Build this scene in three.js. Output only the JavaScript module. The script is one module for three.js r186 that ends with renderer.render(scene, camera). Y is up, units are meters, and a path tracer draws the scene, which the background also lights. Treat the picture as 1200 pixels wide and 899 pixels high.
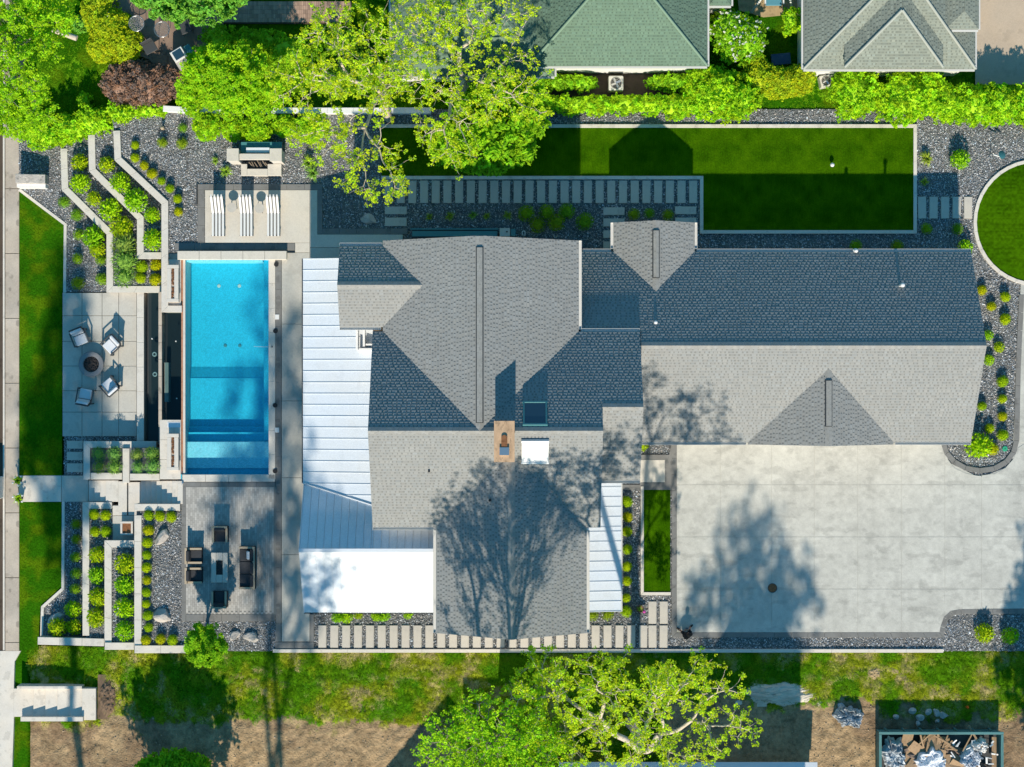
import * as THREE from 'three';
import { mergeGeometries } from 'three/addons/utils/BufferGeometryUtils.js';
import { RoundedBoxGeometry } from 'three/addons/geometries/RoundedBoxGeometry.js';
import { MarchingCubes } from 'three/addons/objects/MarchingCubes.js';

// ---------------------------------------------------------------- camera, sky, sun, exposure
const K = 24, CX = 600, CY = 449.5, H = 90;           // photo pixels per metre at ground level, optical centre, height of the drone
const scene = new THREE.Scene();
const camera = new THREE.PerspectiveCamera(2 * Math.atan(899 / K / 2 / H) * 180 / Math.PI, 1200 / 899, 1, 900);
camera.position.set(0, H, 0); camera.up.set(0, 0, -1); camera.lookAt(0, 0, 0);
scene.add(camera);
const renderer = new THREE.WebGLRenderer({ antialias: true });
renderer.setSize(1024, 767);
renderer.toneMapping = THREE.LinearToneMapping;
renderer.toneMappingExposure = 1.15;
renderer.shadowMap.enabled = true;
renderer.shadowMap.type = THREE.PCFSoftShadowMap;
{
  const w = 256, h = 128, d = new Float32Array(w * h * 4);
  for (let j = 0; j < h; j++) for (let i = 0; i < w; i++) {
    const el = ((j + 0.5) / h - 0.5) * Math.PI, s = Math.sin(el), k = (j * w + i) * 4;
    const t = Math.pow(1 - Math.max(0, s), 3.2), z = [0.045, 0.225, 0.430], hz = [0.26, 0.46, 0.63];
    for (let c = 0; c < 3; c++) d[k + c] = s >= 0 ? z[c] + (hz[c] - z[c]) * t : [0.16, 0.17, 0.14][c];
    d[k + 3] = 1;
  }
  const sky = new THREE.DataTexture(d, w, h, THREE.RGBAFormat, THREE.FloatType);
  sky.mapping = THREE.EquirectangularReflectionMapping; sky.magFilter = THREE.LinearFilter; sky.needsUpdate = true;
  scene.background = sky; scene.environment = sky;
}
const SUN_EL = 36.5 * Math.PI / 180, SUN = new THREE.Vector3(-0.02 * Math.cos(SUN_EL), Math.sin(SUN_EL), Math.cos(SUN_EL)).normalize();
const sun = new THREE.DirectionalLight(new THREE.Color().setRGB(1, 0.89, 0.73), 5);
sun.position.copy(SUN).multiplyScalar(80); sun.castShadow = true; sun.shadow.radius = 1.5; sun.shadow.mapSize.set(4096, 4096);
Object.assign(sun.shadow.camera, { left: -40, right: 40, top: 40, bottom: -40, near: 1, far: 200 });
scene.add(sun, sun.target);

// ---------------------------------------------------------------- helpers
let seed0 = 12345;
const rng = s => () => { s |= 0; s = s + 0x6D2B79F5 | 0; let t = Math.imul(s ^ s >>> 15, 1 | s); t = t + Math.imul(t ^ t >>> 7, 61 | t) ^ t; return ((t ^ t >>> 14) >>> 0) / 4294967296; };
const X = (px, y = 0) => (px - CX) / K * (H - y) / H, Z = (py, y = 0) => (py - CY) / K * (H - y) / H;
const V = (px, py, y = 0) => new THREE.Vector3(X(px, y), y, Z(py, y));
const v3 = (x, y, z) => new THREE.Vector3(x, y, z);
const PP = (list, y = 0) => list.map(([a, b]) => [X(a, y), Z(b, y)]);
const used = {};
const nm = n => { used[n] = (used[n] || 0) + 1; return used[n] === 1 ? n : n + '_' + String(used[n] - 1).padStart(3, '0'); };
function M(name, geo, mat, parent) {
  const m = new THREE.Mesh(geo, mat); m.name = name; m.castShadow = m.receiveShadow = true;
  if (parent) parent.add(m);
  return m;
}
function thing(name, label, category, pos = [0, 0, 0], turn = 0, group) {
  const o = new THREE.Group(); o.name = nm(name); o.position.set(...pos); o.rotation.y = turn;
  o.userData = { label, category }; if (group) o.userData.group = group;
  scene.add(o); return o;
}
function structure(name, label, kind = 'structure', category) {
  const o = new THREE.Group(); o.name = nm(name); o.userData = { label, kind }; if (category) o.userData.category = category;
  scene.add(o); return o;
}
function single(name, label, category, geo, mat, pos = [0, 0, 0], turn = 0, group) {
  const o = M(nm(name), geo, mat, scene); o.position.set(...pos); o.rotation.y = turn; o.userData = { label, category };
  if (group) o.userData.group = group;
  return o;
}
function dup(o, pos, turn, label, group, scale) {
  const c = o.clone(); c.name = nm(o.name.replace(/_\d{3}$/, '')); c.userData = { ...o.userData }; c.position.set(...pos); c.rotation.y = turn;
  if (label) c.userData.label = label; if (group) c.userData.group = group; if (scale) c.scale.set(...scale);
  scene.add(c); return c;
}
const W = (o, geo) => geo.translate(-o.position.x, -o.position.y, -o.position.z);   // world geometry into the thing's own place

function slabGeo(poly, top, bottom, holes = [], bevel = 0) {
  const sh = new THREE.Shape(poly.map(([x, z]) => new THREE.Vector2(x, -z)));
  for (const h of holes) sh.holes.push(new THREE.Path(h.map(([x, z]) => new THREE.Vector2(x, -z))));
  const g = new THREE.ExtrudeGeometry(sh, { depth: top - bottom - bevel, bevelEnabled: bevel > 0, bevelSize: bevel, bevelThickness: bevel, bevelOffset: -bevel, bevelSegments: 1, curveSegments: 6 });
  g.rotateX(-Math.PI / 2); g.translate(0, bottom, 0);
  return g;
}
const rectP = (x0, y0, x1, y1, y = 0) => PP([[x0, y0], [x1, y0], [x1, y1], [x0, y1]], y);
const bx = (w, h, d, x = 0, y = 0, z = 0, ry = 0) => { const g = new THREE.BoxGeometry(w, h, d); if (ry) g.rotateY(ry); return g.translate(x, y + h / 2, z); };
const rbx = (w, h, d, x = 0, y = 0, z = 0, r = 0.03, seg = 2) => new RoundedBoxGeometry(w, h, d, seg, Math.min(r, w / 2.1, h / 2.1, d / 2.1)).translate(x, y + h / 2, z);
const cyl = (r0, r1, h, x = 0, y = 0, z = 0, n = 16) => new THREE.CylinderGeometry(r1, r0, h, n).translate(x, y + h / 2, z);
function bar(a, b, r, n = 6, r2 = r) {      // a round bar from a to b
  const d = b.clone().sub(a), g = new THREE.CylinderGeometry(r2, r, d.length(), n);
  g.applyQuaternion(new THREE.Quaternion().setFromUnitVectors(v3(0, 1, 0), d.clone().normalize()));
  return g.translate((a.x + b.x) / 2, (a.y + b.y) / 2, (a.z + b.z) / 2);
}
const plain = g => { let q = g.index ? g.toNonIndexed() : g; for (const k of Object.keys(q.attributes)) if (!['position', 'normal', 'uv'].includes(k)) q.deleteAttribute(k); return q; };
const merge = list => mergeGeometries(list.map(plain));

// noise and textures
function hash(x, y, s) { let h = Math.imul(x, 374761393) + Math.imul(y, 668265263) + Math.imul(s, 1442695041) | 0; h = Math.imul(h ^ h >>> 13, 1274126177); return ((h ^ h >>> 16) >>> 0) / 4294967296; }
function vn(x, y, p, s) {
  const x0 = Math.floor(x), y0 = Math.floor(y), fx = x - x0, fy = y - y0, u = fx * fx * (3 - 2 * fx), v = fy * fy * (3 - 2 * fy), m = q => ((q % p) + p) % p;
  const a = hash(m(x0), m(y0), s), b = hash(m(x0 + 1), m(y0), s), c = hash(m(x0), m(y0 + 1), s), d = hash(m(x0 + 1), m(y0 + 1), s);
  return a + (b - a) * u + (c - a) * v + (a - b - c + d) * u * v;
}
function fbm(u, v, f, o, s) { let a = 0.5, t = 0, n = 0; for (let i = 0; i < o; i++) { t += a * vn(u * f, v * f, f, s + i * 17); n += a; a *= 0.55; f *= 2; } return t / n; }
const toS = c => Math.round(255 * Math.min(1, Math.max(0, c <= 0.0031308 ? 12.92 * c : 1.055 * Math.pow(c, 1 / 2.4) - 0.055)));
function tex(w, h, size, fn, srgb = true) {
  const d = new Uint8Array(w * h * 4);
  for (let j = 0; j < h; j++) for (let i = 0; i < w; i++) {
    const c = fn((i + 0.5) / w, (j + 0.5) / h), k = (j * w + i) * 4;
    for (let q = 0; q < 3; q++) d[k + q] = srgb ? toS(c[q]) : Math.round(255 * Math.min(1, Math.max(0, c[q])));
    d[k + 3] = 255;
  }
  const t = new THREE.DataTexture(d, w, h); t.wrapS = t.wrapT = THREE.RepeatWrapping; t.magFilter = THREE.LinearFilter; t.minFilter = THREE.LinearMipmapLinearFilter; t.generateMipmaps = true;
  if (srgb) t.colorSpace = THREE.SRGBColorSpace;
  if (Array.isArray(size)) t.repeat.set(1 / size[0], 1 / size[1]); else t.repeat.set(1 / size, 1 / size);
  t.needsUpdate = true; return t;
}
const mixc = (a, b, t) => a.map((q, i) => q + (b[i] - q) * t), sc = (a, k) => a.map(q => q * k), st = (a, b, x) => { const t = Math.min(1, Math.max(0, (x - a) / (b - a))); return t * t * (3 - 2 * t); };
const RGB = (r, g, b) => new THREE.Color().setRGB(r, g, b);
const mat = (c, rough = 0.8, extra = {}) => new THREE.MeshStandardMaterial({ color: RGB(...c), roughness: rough, ...extra });
const mapMat = (t, rough = 0.9, extra = {}) => new THREE.MeshStandardMaterial({ map: t, roughness: rough, ...extra });
const softMat = (t, b) => new THREE.MeshPhysicalMaterial({ map: t, roughness: 1, specularIntensity: 0, bumpMap: T.bumpFine, bumpScale: b });
const mottled = (size, base, amp, seed, spots = 0, px = 512, f = 5) => tex(px, px, size, (u, v) => {
  const n = fbm(u, v, f, 6, seed), g = vn(u * 128, v * 128, 128, seed + 3) - 0.5, w = fbm(u, v, f * 2, 3, seed + 40);
  let k = 1 + amp * (n - 0.5) * 2 + 0.13 * g; if (spots && w > 0.64) k *= 1 - spots * st(0.64, 0.74, w);
  const tint = fbm(u, v, 4, 3, seed + 60) - 0.5;
  return [base[0] * k * (1 + 0.06 * tint), base[1] * k, base[2] * k * (1 - 0.08 * tint)];
});
const bumpTex = (size, f, seed) => tex(256, 256, size, (u, v) => { const q = fbm(u, v, f, 4, seed); return [q, q, q]; }, false);

const T = {};
T.drive = tex(1024, 1024, 11, (u, v) => { const n = fbm(u, v, 7, 6, 11), f = fbm(u, v, 48, 4, 15), g = vn(u * 512, v * 512, 512, 16) - 0.5, s = fbm(u * 0.5, v, 34, 4, 17), k = 1 + 0.34 * (n - 0.5) + 0.34 * (f - 0.5) + 0.16 * g - 0.14 * st(0.56, 0.72, s); return [0.495 * k, 0.49 * k, 0.45 * k]; });
T.deck = mottled(6, [0.50, 0.48, 0.43], 0.14, 21, 0.10);
T.pad = mottled(5, [0.61, 0.57, 0.50], 0.07, 23, 0.05);
T.cap = mottled(3, [0.62, 0.585, 0.53], 0.10, 31, 0.12);
T.walk = mottled(5, [0.46, 0.40, 0.335], 0.28, 41, 0.35);
T.paver = mottled(3, [0.54, 0.50, 0.44], 0.14, 51, 0.12);
T.soil = mottled(4, [0.085, 0.062, 0.045], 0.45, 61, 0.3);
T.turf = tex(512, 512, 3, (u, v) => { const n = fbm(u, v, 6, 5, 71), g = vn(u * 200, v * 200, 200, 72), s = vn(u * 256, v * 12, 256, 73); const k = 0.45 + 0.7 * n + 0.5 * (g - 0.5) + 0.3 * (s - 0.5); return [0.044 * k * (0.8 + 0.5 * n), 0.132 * k, 0.0015 * k]; });
T.lawn = tex(1024, 1024, 13, (u, v) => { const n = fbm(u, v, 7, 5, 81), p = fbm(u, v, 16, 4, 84), g = vn(u * 300, v * 300, 300, 82); const k = 0.55 + 0.55 * n + 0.5 * (g - 0.5); return mixc([0.032 * k, 0.140 * k, 0.003 * k], [0.095 * k, 0.185 * k, 0.004 * k], st(0.42, 0.75, p)); });
T.bark = mottled(1.2, [0.34, 0.27, 0.20], 0.35, 91, 0.3, 256, 8);
T.stone = mottled(1.5, [0.50, 0.46, 0.42], 0.30, 95, 0.3, 256, 6);
T.gravel = mottled(2, [0.13, 0.14, 0.145], 0.5, 101, 0.3);
T.siding = mottled(3, [0.66, 0.65, 0.62], 0.05, 103);
T.white = mottled(4, [0.80, 0.80, 0.79], 0.035, 105, 0.04);
T.metal = mottled(4, [0.68, 0.725, 0.78], 0.04, 106, 0.04);
T.wood = tex(256, 256, 1.2, (u, v) => { const g = fbm(u, v * 0.12, 40, 3, 107), n = fbm(u, v, 4, 3, 108); const k = 0.6 + 0.7 * g * n * 1.6; return [0.36 * k, 0.235 * k, 0.13 * k]; });
T.bumpFine = bumpTex(1.5, 24, 111);
T.ripple = bumpTex(2.2, 9, 113);

const m = {
  drive: mapMat(T.drive, 0.85, { bumpMap: T.bumpFine, bumpScale: 0.004 }), deck: mapMat(T.deck, 0.85), pad: mapMat(T.pad, 0.85), cap: mapMat(T.cap, 0.8, { bumpMap: T.bumpFine, bumpScale: 0.004 }),
  walk: mapMat(T.walk, 0.9, { bumpMap: T.bumpFine, bumpScale: 0.006 }), paver: mapMat(T.paver, 0.85), band: mapMat(mottled(3, [0.185, 0.185, 0.18], 0.25, 121, 0.2), 0.85),
  body: mapMat(mottled(3, [0.46, 0.40, 0.34], 0.2, 125, 0.2), 0.9), curb: mapMat(mottled(3, [0.66, 0.61, 0.54], 0.10, 127, 0.15), 0.85),
  soil: mapMat(T.soil, 1), turf: softMat(T.turf, 0.02), lawn: softMat(T.lawn, 0.03),
  gravel: mapMat(T.gravel, 1), stone: mapMat(T.stone, 0.9, { bumpMap: T.bumpFine, bumpScale: 0.02 }), bark: mapMat(T.bark, 0.95), siding: mapMat(T.siding, 0.8), white: mapMat(T.white, 0.5),
  seam: new THREE.MeshPhysicalMaterial({ map: T.metal, roughness: 0.34, clearcoat: 0.25, clearcoatRoughness: 0.35 }),
  slab: mat([0.13, 0.135, 0.135], 0.9), gutter: mat([0.62, 0.62, 0.60], 0.4), dark: mat([0.03, 0.033, 0.037], 0.55), charcoal: mat([0.055, 0.06, 0.065], 0.5), black: mat([0.012, 0.012, 0.013], 0.6),
  wood: mapMat(T.wood, 0.7), brick: mapMat(mottled(1.5, [0.40, 0.20, 0.12], 0.3, 131, 0.3, 256, 10), 0.9), copper: mapMat(mottled(1, [0.50, 0.33, 0.20], 0.35, 133, 0.3, 256, 5), 0.6, { metalness: 0.15 }),
  steel: mat([0.55, 0.56, 0.57], 0.3, { metalness: 0.9 }), glass: new THREE.MeshPhysicalMaterial({ color: RGB(0.02, 0.05, 0.08), roughness: 0.06, metalness: 0, clearcoat: 1, clearcoatRoughness: 0.03 }),
  cushion: mapMat(mottled(0.6, [0.62, 0.64, 0.68], 0.06, 141, 0, 256), 0.95), cushionDark: mapMat(mottled(0.5, [0.035, 0.038, 0.045], 0.2, 143, 0, 256), 0.95), tan: mat([0.42, 0.34, 0.24], 0.7),
  teal: mat([0.06, 0.22, 0.24], 0.5), rust: mapMat(mottled(0.8, [0.22, 0.095, 0.04], 0.35, 145, 0.3, 256), 0.9), lava: mat([0.05, 0.04, 0.037], 0.95), plastic: mat([0.75, 0.75, 0.74], 0.4), pink: mat([0.45, 0.05, 0.3], 0.7),
  straw: mapMat(mottled(1, [0.42, 0.31, 0.17], 0.3, 147, 0.2, 256), 1), card: mapMat(mottled(1, [0.36, 0.24, 0.14], 0.2, 149, 0.2, 256), 0.9), sheet: mat([0.70, 0.74, 0.80], 0.45), tarp: mapMat(mottled(1.4, [0.42, 0.47, 0.52], 0.5, 151, 0.5, 256, 4), 0.4), orange: mat([0.75, 0.14, 0.01], 0.6),
  rubble: mapMat(mottled(1.2, [0.62, 0.56, 0.46], 0.3, 155, 0.3, 256, 8), 1), soil2: mapMat(mottled(1.2, [0.17, 0.115, 0.075], 0.5, 153, 0.4, 256, 8), 1), hvac: mat([0.56, 0.55, 0.50], 0.55), pot: mat([0.20, 0.11, 0.07], 0.8),
};
const leafMat = (c, tr = 0.35) => new THREE.MeshPhysicalMaterial({ color: RGB(...c), roughness: 0.92, transmission: tr, thickness: 0, side: THREE.DoubleSide, specularIntensity: 0.05 });
const L = { spring: leafMat([0.62, 0.80, 0.03], 0.35), green: leafMat([0.31, 0.60, 0.02], 0.3), bright: leafMat([0.42, 0.72, 0.02], 0.3), yellow: leafMat([0.47, 0.60, 0.02], 0.25), deep: leafMat([0.10, 0.27, 0.018], 0.3), purple: leafMat([0.36, 0.23, 0.17], 0.25), mint: leafMat([0.22, 0.52, 0.06], 0.25) };
const coreOf = new Map(), coreMat = l => { if (!coreOf.has(l)) { const c = mat([1, 1, 1], 1); c.color.copy(l.color); coreOf.set(l, c); } return coreOf.get(l); };

// polygon tools
const inside = (p, poly) => { let c = false; for (let i = 0, j = poly.length - 1; i < poly.length; j = i++) { const [xi, zi] = poly[i], [xj, zj] = poly[j]; if ((zi > p[1]) !== (zj > p[1]) && p[0] < (xj - xi) * (p[1] - zi) / (zj - zi) + xi) c = !c; } return c; };
function clip(subject, convex) {      // both [[u, v]...]; convex is counter-clockwise
  let out = subject;
  for (let i = 0; i < convex.length && out.length; i++) {
    const a = convex[i], b = convex[(i + 1) % convex.length], side = p => (b[0] - a[0]) * (p[1] - a[1]) - (b[1] - a[1]) * (p[0] - a[0]), inn = out; out = [];
    for (let k = 0; k < inn.length; k++) {
      const p = inn[k], q = inn[(k + 1) % inn.length], sp = side(p), sq = side(q);
      if (sp >= -1e-9) out.push(p);
      if ((sp > 1e-9 && sq < -1e-9) || (sp < -1e-9 && sq > 1e-9)) { const t = sp / (sp - sq); out.push([p[0] + (q[0] - p[0]) * t, p[1] + (q[1] - p[1]) * t]); }
    }
  }
  return out;
}
const area2 = p => p.reduce((s, a, i) => { const b = p[(i + 1) % p.length]; return s + a[0] * b[1] - b[0] * a[1]; }, 0);
class Soup {       // flat-shaded triangles
  constructor() { this.p = []; this.n = []; this.t = []; this.c = []; }
  fan(pts, n, uvs, col) {
    const a = pts[0], e1 = pts[1].clone().sub(a), e2 = pts[2].clone().sub(a); if (e1.cross(e2).dot(n) < 0) { pts = [...pts].reverse(); if (uvs) uvs = [...uvs].reverse(); }
    for (let i = 1; i + 1 < pts.length; i++) for (const k of [0, i, i + 1]) { const q = pts[k]; this.p.push(q.x, q.y, q.z); this.n.push(n.x, n.y, n.z); this.t.push(...(uvs ? uvs[k] : [0, 0])); if (col) this.c.push(...col); } }
  geo() {
    const g = new THREE.BufferGeometry(), f = (a, n) => new THREE.BufferAttribute(new Float32Array(a), n);
    g.setAttribute('position', f(this.p, 3)); g.setAttribute('normal', f(this.n, 3)); g.setAttribute('uv', f(this.t, 2)); if (this.c.length) g.setAttribute('color', f(this.c, 3)); return g;
  }
}
function polySlab(pts, down) {     // a plate whose top is pts (counter-clockwise seen from above)
  const s = new Soup(), low = pts.map(p => p.clone().add(down)), n = pts[1].clone().sub(pts[0]).cross(pts[2].clone().sub(pts[0])).normalize();
  const uv = pts.map(p => [p.x, p.z]);
  s.fan(pts, n, uv); s.fan([...low].reverse(), n.clone().negate(), [...uv].reverse());
  pts.forEach((a, i) => { const j = (i + 1) % pts.length, b = pts[j], q = [a, low[i], low[j], b], nn = low[i].clone().sub(a).cross(b.clone().sub(a)).normalize(); s.fan(q, nn, [[0, 0], [0, down.length()], [a.distanceTo(b), down.length()], [a.distanceTo(b), 0]]); });
  return s.geo();
}
function ccw(pts) { let s = 0; pts.forEach((a, i) => { const b = pts[(i + 1) % pts.length]; s += a.z * b.x - b.z * a.x; }); return s >= 0 ? pts : [...pts].reverse(); }
function frame(pts) {
  const n = pts[1].clone().sub(pts[0]).cross(pts[2].clone().sub(pts[0])).normalize(); if (n.y < 0) n.negate();
  const u = v3(-n.z, 0, n.x).normalize(); let v = n.clone().cross(u); if (v.y < 0) { u.negate(); v = n.clone().cross(u); }
  const d = pts[0].dot(n), flat = pts.map(p => [p.dot(u), p.dot(v)]);
  return { n, u, v, d, flat: area2(flat) < 0 ? [...flat].reverse() : flat, at: (a, b, o = 0) => u.clone().multiplyScalar(a).addScaledVector(v, b).addScaledVector(n, d + o) };
}
const lerp = (a, b, t) => a + (b - a) * t;
const ORD = 'first second third fourth fifth sixth seventh eighth ninth tenth eleventh twelfth thirteenth fourteenth fifteenth sixteenth seventeenth eighteenth nineteenth twentieth'.split(' ');
const ord = i => i < 20 ? ORD[i] : i === 29 ? 'thirtieth' : 'twenty-' + ORD[i - 20];
const nth = (label, i) => label.replace('{n}', ord(i));
// ---------------------------------------------------------------- terrain
const LOW = -1.72;
const slopeW = px => -0.15 - 1.72 * (1 - st(50, 240, px));
{
  const lines = (lo, hi, extra) => { const s = new Set([-320, -200, -120, -70, -45, 45, 70, 120, 200, 320, ...extra]); for (let q = lo; q <= hi; q += 0.75) s.add(q); return [...s].sort((a, b) => a - b); };
  const e = 0.04, xs = lines(-34, 34, [X(23) - e, X(23) + e]), zs = lines(-30, 30, [Z(137) - e, Z(137) + e, Z(762) - e, Z(762) + e]);
  const pos = [], uv = [], idx = [];
  for (const z of zs) for (const x of xs) {
    const px = x * K + CX, py = z * K + CY;
    let y = slopeW(px); if (py < 200) y += 0.08; if (px > 23 && px < 1500 && py > 137 && py < 762) y = -3.4;
    if (px < 4) y = -2.05; if (px > 23 && py >= 762 && py < 1000) y -= 0.35;
    pos.push(x, y + (px > 23 && y > -3 ? 0.05 * (vn(x * 0.9, z * 0.9, 4096, 5) - 0.5) : 0), z); uv.push(x, -z);
  }
  for (let j = 0; j + 1 < zs.length; j++) for (let i = 0; i + 1 < xs.length; i++) { const a = j * xs.length + i, b = a + 1, c = a + xs.length, d = c + 1; idx.push(a, c, b, b, c, d); }
  const g = new THREE.BufferGeometry(); g.setAttribute('position', new THREE.Float32BufferAttribute(pos, 3)); g.setAttribute('uv', new THREE.Float32BufferAttribute(uv, 2)); g.setIndex(idx); g.computeVertexNormals();
  const o = M('ground', g, m.lawn, scene); o.userData = { kind: 'structure', label: 'wide grassy ground of the neighbouring yards' };
}
const ter = (px, py) => slopeW(px) + (py < 200 ? 0.08 : 0);

// the rough lot along the lower boundary: turf above, graded earth below, one sheet whose colour is grass, straw and soil
const lotDirt = (px, py) => {
  const x = px / 40, n = fbm(px / 640, py / 640, 24, 5, 201) - 0.5, f = fbm(px / 640, py / 640, 90, 4, 205) - 0.5;
  let edge = 848; if (px > 530 && px < 780) edge = 905; else if (px >= 780 && px < 900) edge = 815; else if (px >= 900 && px < 1030) edge = 826; else if (px >= 1030) edge = 840; if (px < 150) edge = 850;
  return st(-10, 12, py - edge + n * 55 + f * 26);
};
{
  const w = 2048, h = 320, t = tex(w, h, [X(1240) - X(-20), Z(960) - Z(755)], (u, v) => {
    const px = lerp(-20, 1240, u), py = lerp(960, 755, v);
    const n = fbm(px / 512, py / 512, 24, 5, 211), g = hash(Math.floor(u * w), Math.floor(v * h), 3), p = fbm(px / 512, py / 512, 60, 4, 215), q = fbm(px / 512, py / 512, 150, 3, 219);
    const k = 0.30 + 0.6 * p + 0.75 * (q - 0.5) + 0.45 * (g - 0.5);
    let c = mixc([0.075 * k, 0.245 * k, 0.008 * k], [0.26 * k, 0.33 * k, 0.015 * k], st(0.42, 0.62, n));
    c = mixc(c, [0.46 * k, 0.38 * k, 0.15 * k], st(0.56, 0.74, p * 0.55 + n * 0.45 + (q - 0.5) * 0.4));
    const r = 0.55 + 0.55 * q + 0.5 * (p - 0.5) + 0.3 * (g - 0.5) + 0.22 * (vn(px / 60, py / 2.6, 4096, 229) - 0.5) * st(0.45, 0.6, n) + 0.5 * (fbm(px / 512, py / 512, 40, 4, 241) - 0.5);
    const dirt = mixc([0.42 * r, 0.30 * r, 0.175 * r], [0.28 * r, 0.195 * r, 0.12 * r], st(0.5, 0.7, fbm(px / 512, py / 512, 12, 3, 223)));
    return mixc(c, dirt, lotDirt(px, py));
  });
  const pos = [], uv = [], idx = [], nx = 430, nz = 76, x0 = X(24), x1 = X(1330), z0 = Z(763), z1 = Z(990);
  for (let j = 0; j <= nz; j++) for (let i = 0; i <= nx; i++) {
    const x = lerp(x0, x1, i / nx), z = lerp(z0, z1, j / nz), px = x * K + CX, py = z * K + CY;
    pos.push(x, ter(px, py) + 0.07 + 0.10 * (fbm(px / 640, py / 640, 40, 4, 231) - 0.5) + (0.16 * (fbm(px / 640, py / 640, 120, 3, 235) - 0.5) - 0.03) * lotDirt(px, py) + 0.05 * (fbm(px / 640, py / 640, 150, 2, 237) - 0.5), z); uv.push(x - X(-20), Z(960) - z);
  }
  for (let j = 0; j < nz; j++) for (let i = 0; i < nx; i++) { const a = j * (nx + 1) + i, b = a + 1, c = a + nx + 1, d = c + 1; idx.push(a, c, b, b, c, d); }
  const g = new THREE.BufferGeometry(); g.setAttribute('position', new THREE.Float32BufferAttribute(pos, 3)); g.setAttribute('uv', new THREE.Float32BufferAttribute(uv, 2)); g.setIndex(idx); g.computeVertexNormals();
  const o = M('dirt_lot', g, softMat(t, 0.04), scene); o.userData = { kind: 'structure', label: 'rough grass and graded earth of the vacant lot beyond the boundary kerb' };
}
// grass tufts, stones: shapes too small to count
function scatter(geo, list, material, name, label, parent) {
  const im = new THREE.InstancedMesh(geo, material, list.length), mt = new THREE.Matrix4(), col = new THREE.Color();
  list.forEach((s, i) => { mt.compose(s.p, s.q, s.s); im.setMatrixAt(i, mt); im.setColorAt(i, col.setRGB(...s.c)); });
  im.name = parent ? name : nm(name); im.castShadow = im.receiveShadow = true; im.userData = { kind: 'stuff' }; if (label) im.userData.label = label;
  (parent || scene).add(im); return im;
}
const quatR = r => new THREE.Quaternion().setFromEuler(new THREE.Euler(r() * 6.283, r() * 6.283, r() * 6.283));
const spin = r => new THREE.Quaternion().setFromAxisAngle(v3(0, 1, 0), r() * 6.283);
const tuftGeo = (() => { const s = new Soup(), r = rng(7); for (let i = 0; i < 9; i++) { const a = r() * 6.283, d = v3(Math.cos(a), 0, Math.sin(a)), w = v3(-d.z, 0, d.x).multiplyScalar(0.016), b = d.clone().multiplyScalar(0.03 * r()), t = d.clone().multiplyScalar(0.08 + 0.08 * r()).setY(0.025 + 0.04 * r()); s.fan([b.clone().add(w), b.clone().sub(w), t], v3(d.x * 0.25, 1, d.z * 0.25).normalize()); } return s.geo(); })();
const bladeMat = new THREE.MeshPhysicalMaterial({ color: 0xffffff, roughness: 1, side: THREE.DoubleSide, specularIntensity: 0 });
{
  const r = rng(77), list = [];
  for (let i = 0; i < 52000 && list.length < 22000; i++) {
    const px = 20 + r() * 1200, py = 765 + r() * 145, x = X(px), z = Z(py), d = lotDirt(px, py); if (r() < d * 1.6 - 0.2 * r() || px < 22) continue;
    if (px < 114 && py > 802 && py < 848) continue;
    const n = fbm(px / 512, py / 512, 24, 5, 211), p = fbm(px / 512, py / 512, 60, 4, 215), k = 0.32 + 0.6 * r(), dry = st(0.5, 0.68, p * 0.55 + n * 0.45) * (r() < 0.75 ? 1 : 0);
    list.push({ p: v3(x, ter(px, py) + 0.06, z), q: spin(r), s: v3(1, 0.5 + 0.7 * r(), 1).multiplyScalar(0.8 + 0.9 * r()), c: mixc(mixc([0.13, 0.34, 0.008], [0.38, 0.46, 0.02], st(0.36, 0.6, n)), [0.62, 0.52, 0.22], dry).map(q => q * k) });
  }
  scatter(tuftGeo, list, bladeMat, 'rough_grass', 'tufts of rough green and straw coloured grass on the vacant lot');
  const w = [];     // the tufts of the back yards
  for (let i = 0; i < 9000; i++) { const px = r() * 1200, py = -10 + r() * 150; if (px > 130 && px < 420 && py < 60) continue; if (px > 560 && py < 80) continue; if (px > 600 && px < 880 && py > 80) continue; if (px > 1140) continue; const k = 0.7 + 0.6 * r(); w.push({ p: v3(X(px), ter(px, py) - 0.01, Z(py)), q: spin(r), s: v3(1, 0.7, 1).multiplyScalar(0.8 + 0.8 * r()), c: [0.13 * k, 0.30 * k, 0.008 * k] }); }
  scatter(tuftGeo, w, bladeMat, 'yard_grass', 'short uneven grass of the back yards along the hedge');
}

// ---------------------------------------------------------------- gravel beds
const gravelBed = (label, poly, y, bottom) => { const o = structure('gravel_bed', label); M('bed', slabGeo(PP(poly, y), y, bottom), m.gravel, o); return o; };
const upperBed = gravelBed('dark slate gravel round the house and its lawns', [[130, 128], [1420, 128], [1420, 763], [160, 763], [160, 597], [212, 597], [212, 562], [322, 562], [322, 296], [193, 296], [193, 236], [138, 187]], 0, -3.2);
const bedA = gravelBed('lowest dark gravel terrace beside the side lawn', [[22, 140], [76, 140], [76, 222], [129, 275], [129, 342], [76, 342], [77, 263], [22, 222]], LOW + 0.04, -2.8);
const bedB = gravelBed('dark gravel terrace between the two lower zigzag walls', [[74, 140], [107, 140], [108, 200], [164, 257], [164, 300], [192, 300], [192, 340], [128, 340], [128, 275], [75, 222]], -1.1, -2.8);
const bedC = gravelBed('dark gravel terrace between the two upper zigzag walls', [[106, 138], [138, 138], [139, 187], [193, 238], [193, 300], [164, 300], [164, 257], [108, 200]], -0.55, -2.8);
const bedD = gravelBed('lowest dark gravel terrace below the stairs', [[74, 588], [99, 588], [99, 752], [48, 752], [48, 711], [72, 690]], LOW + 0.04, -2.8);
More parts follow.
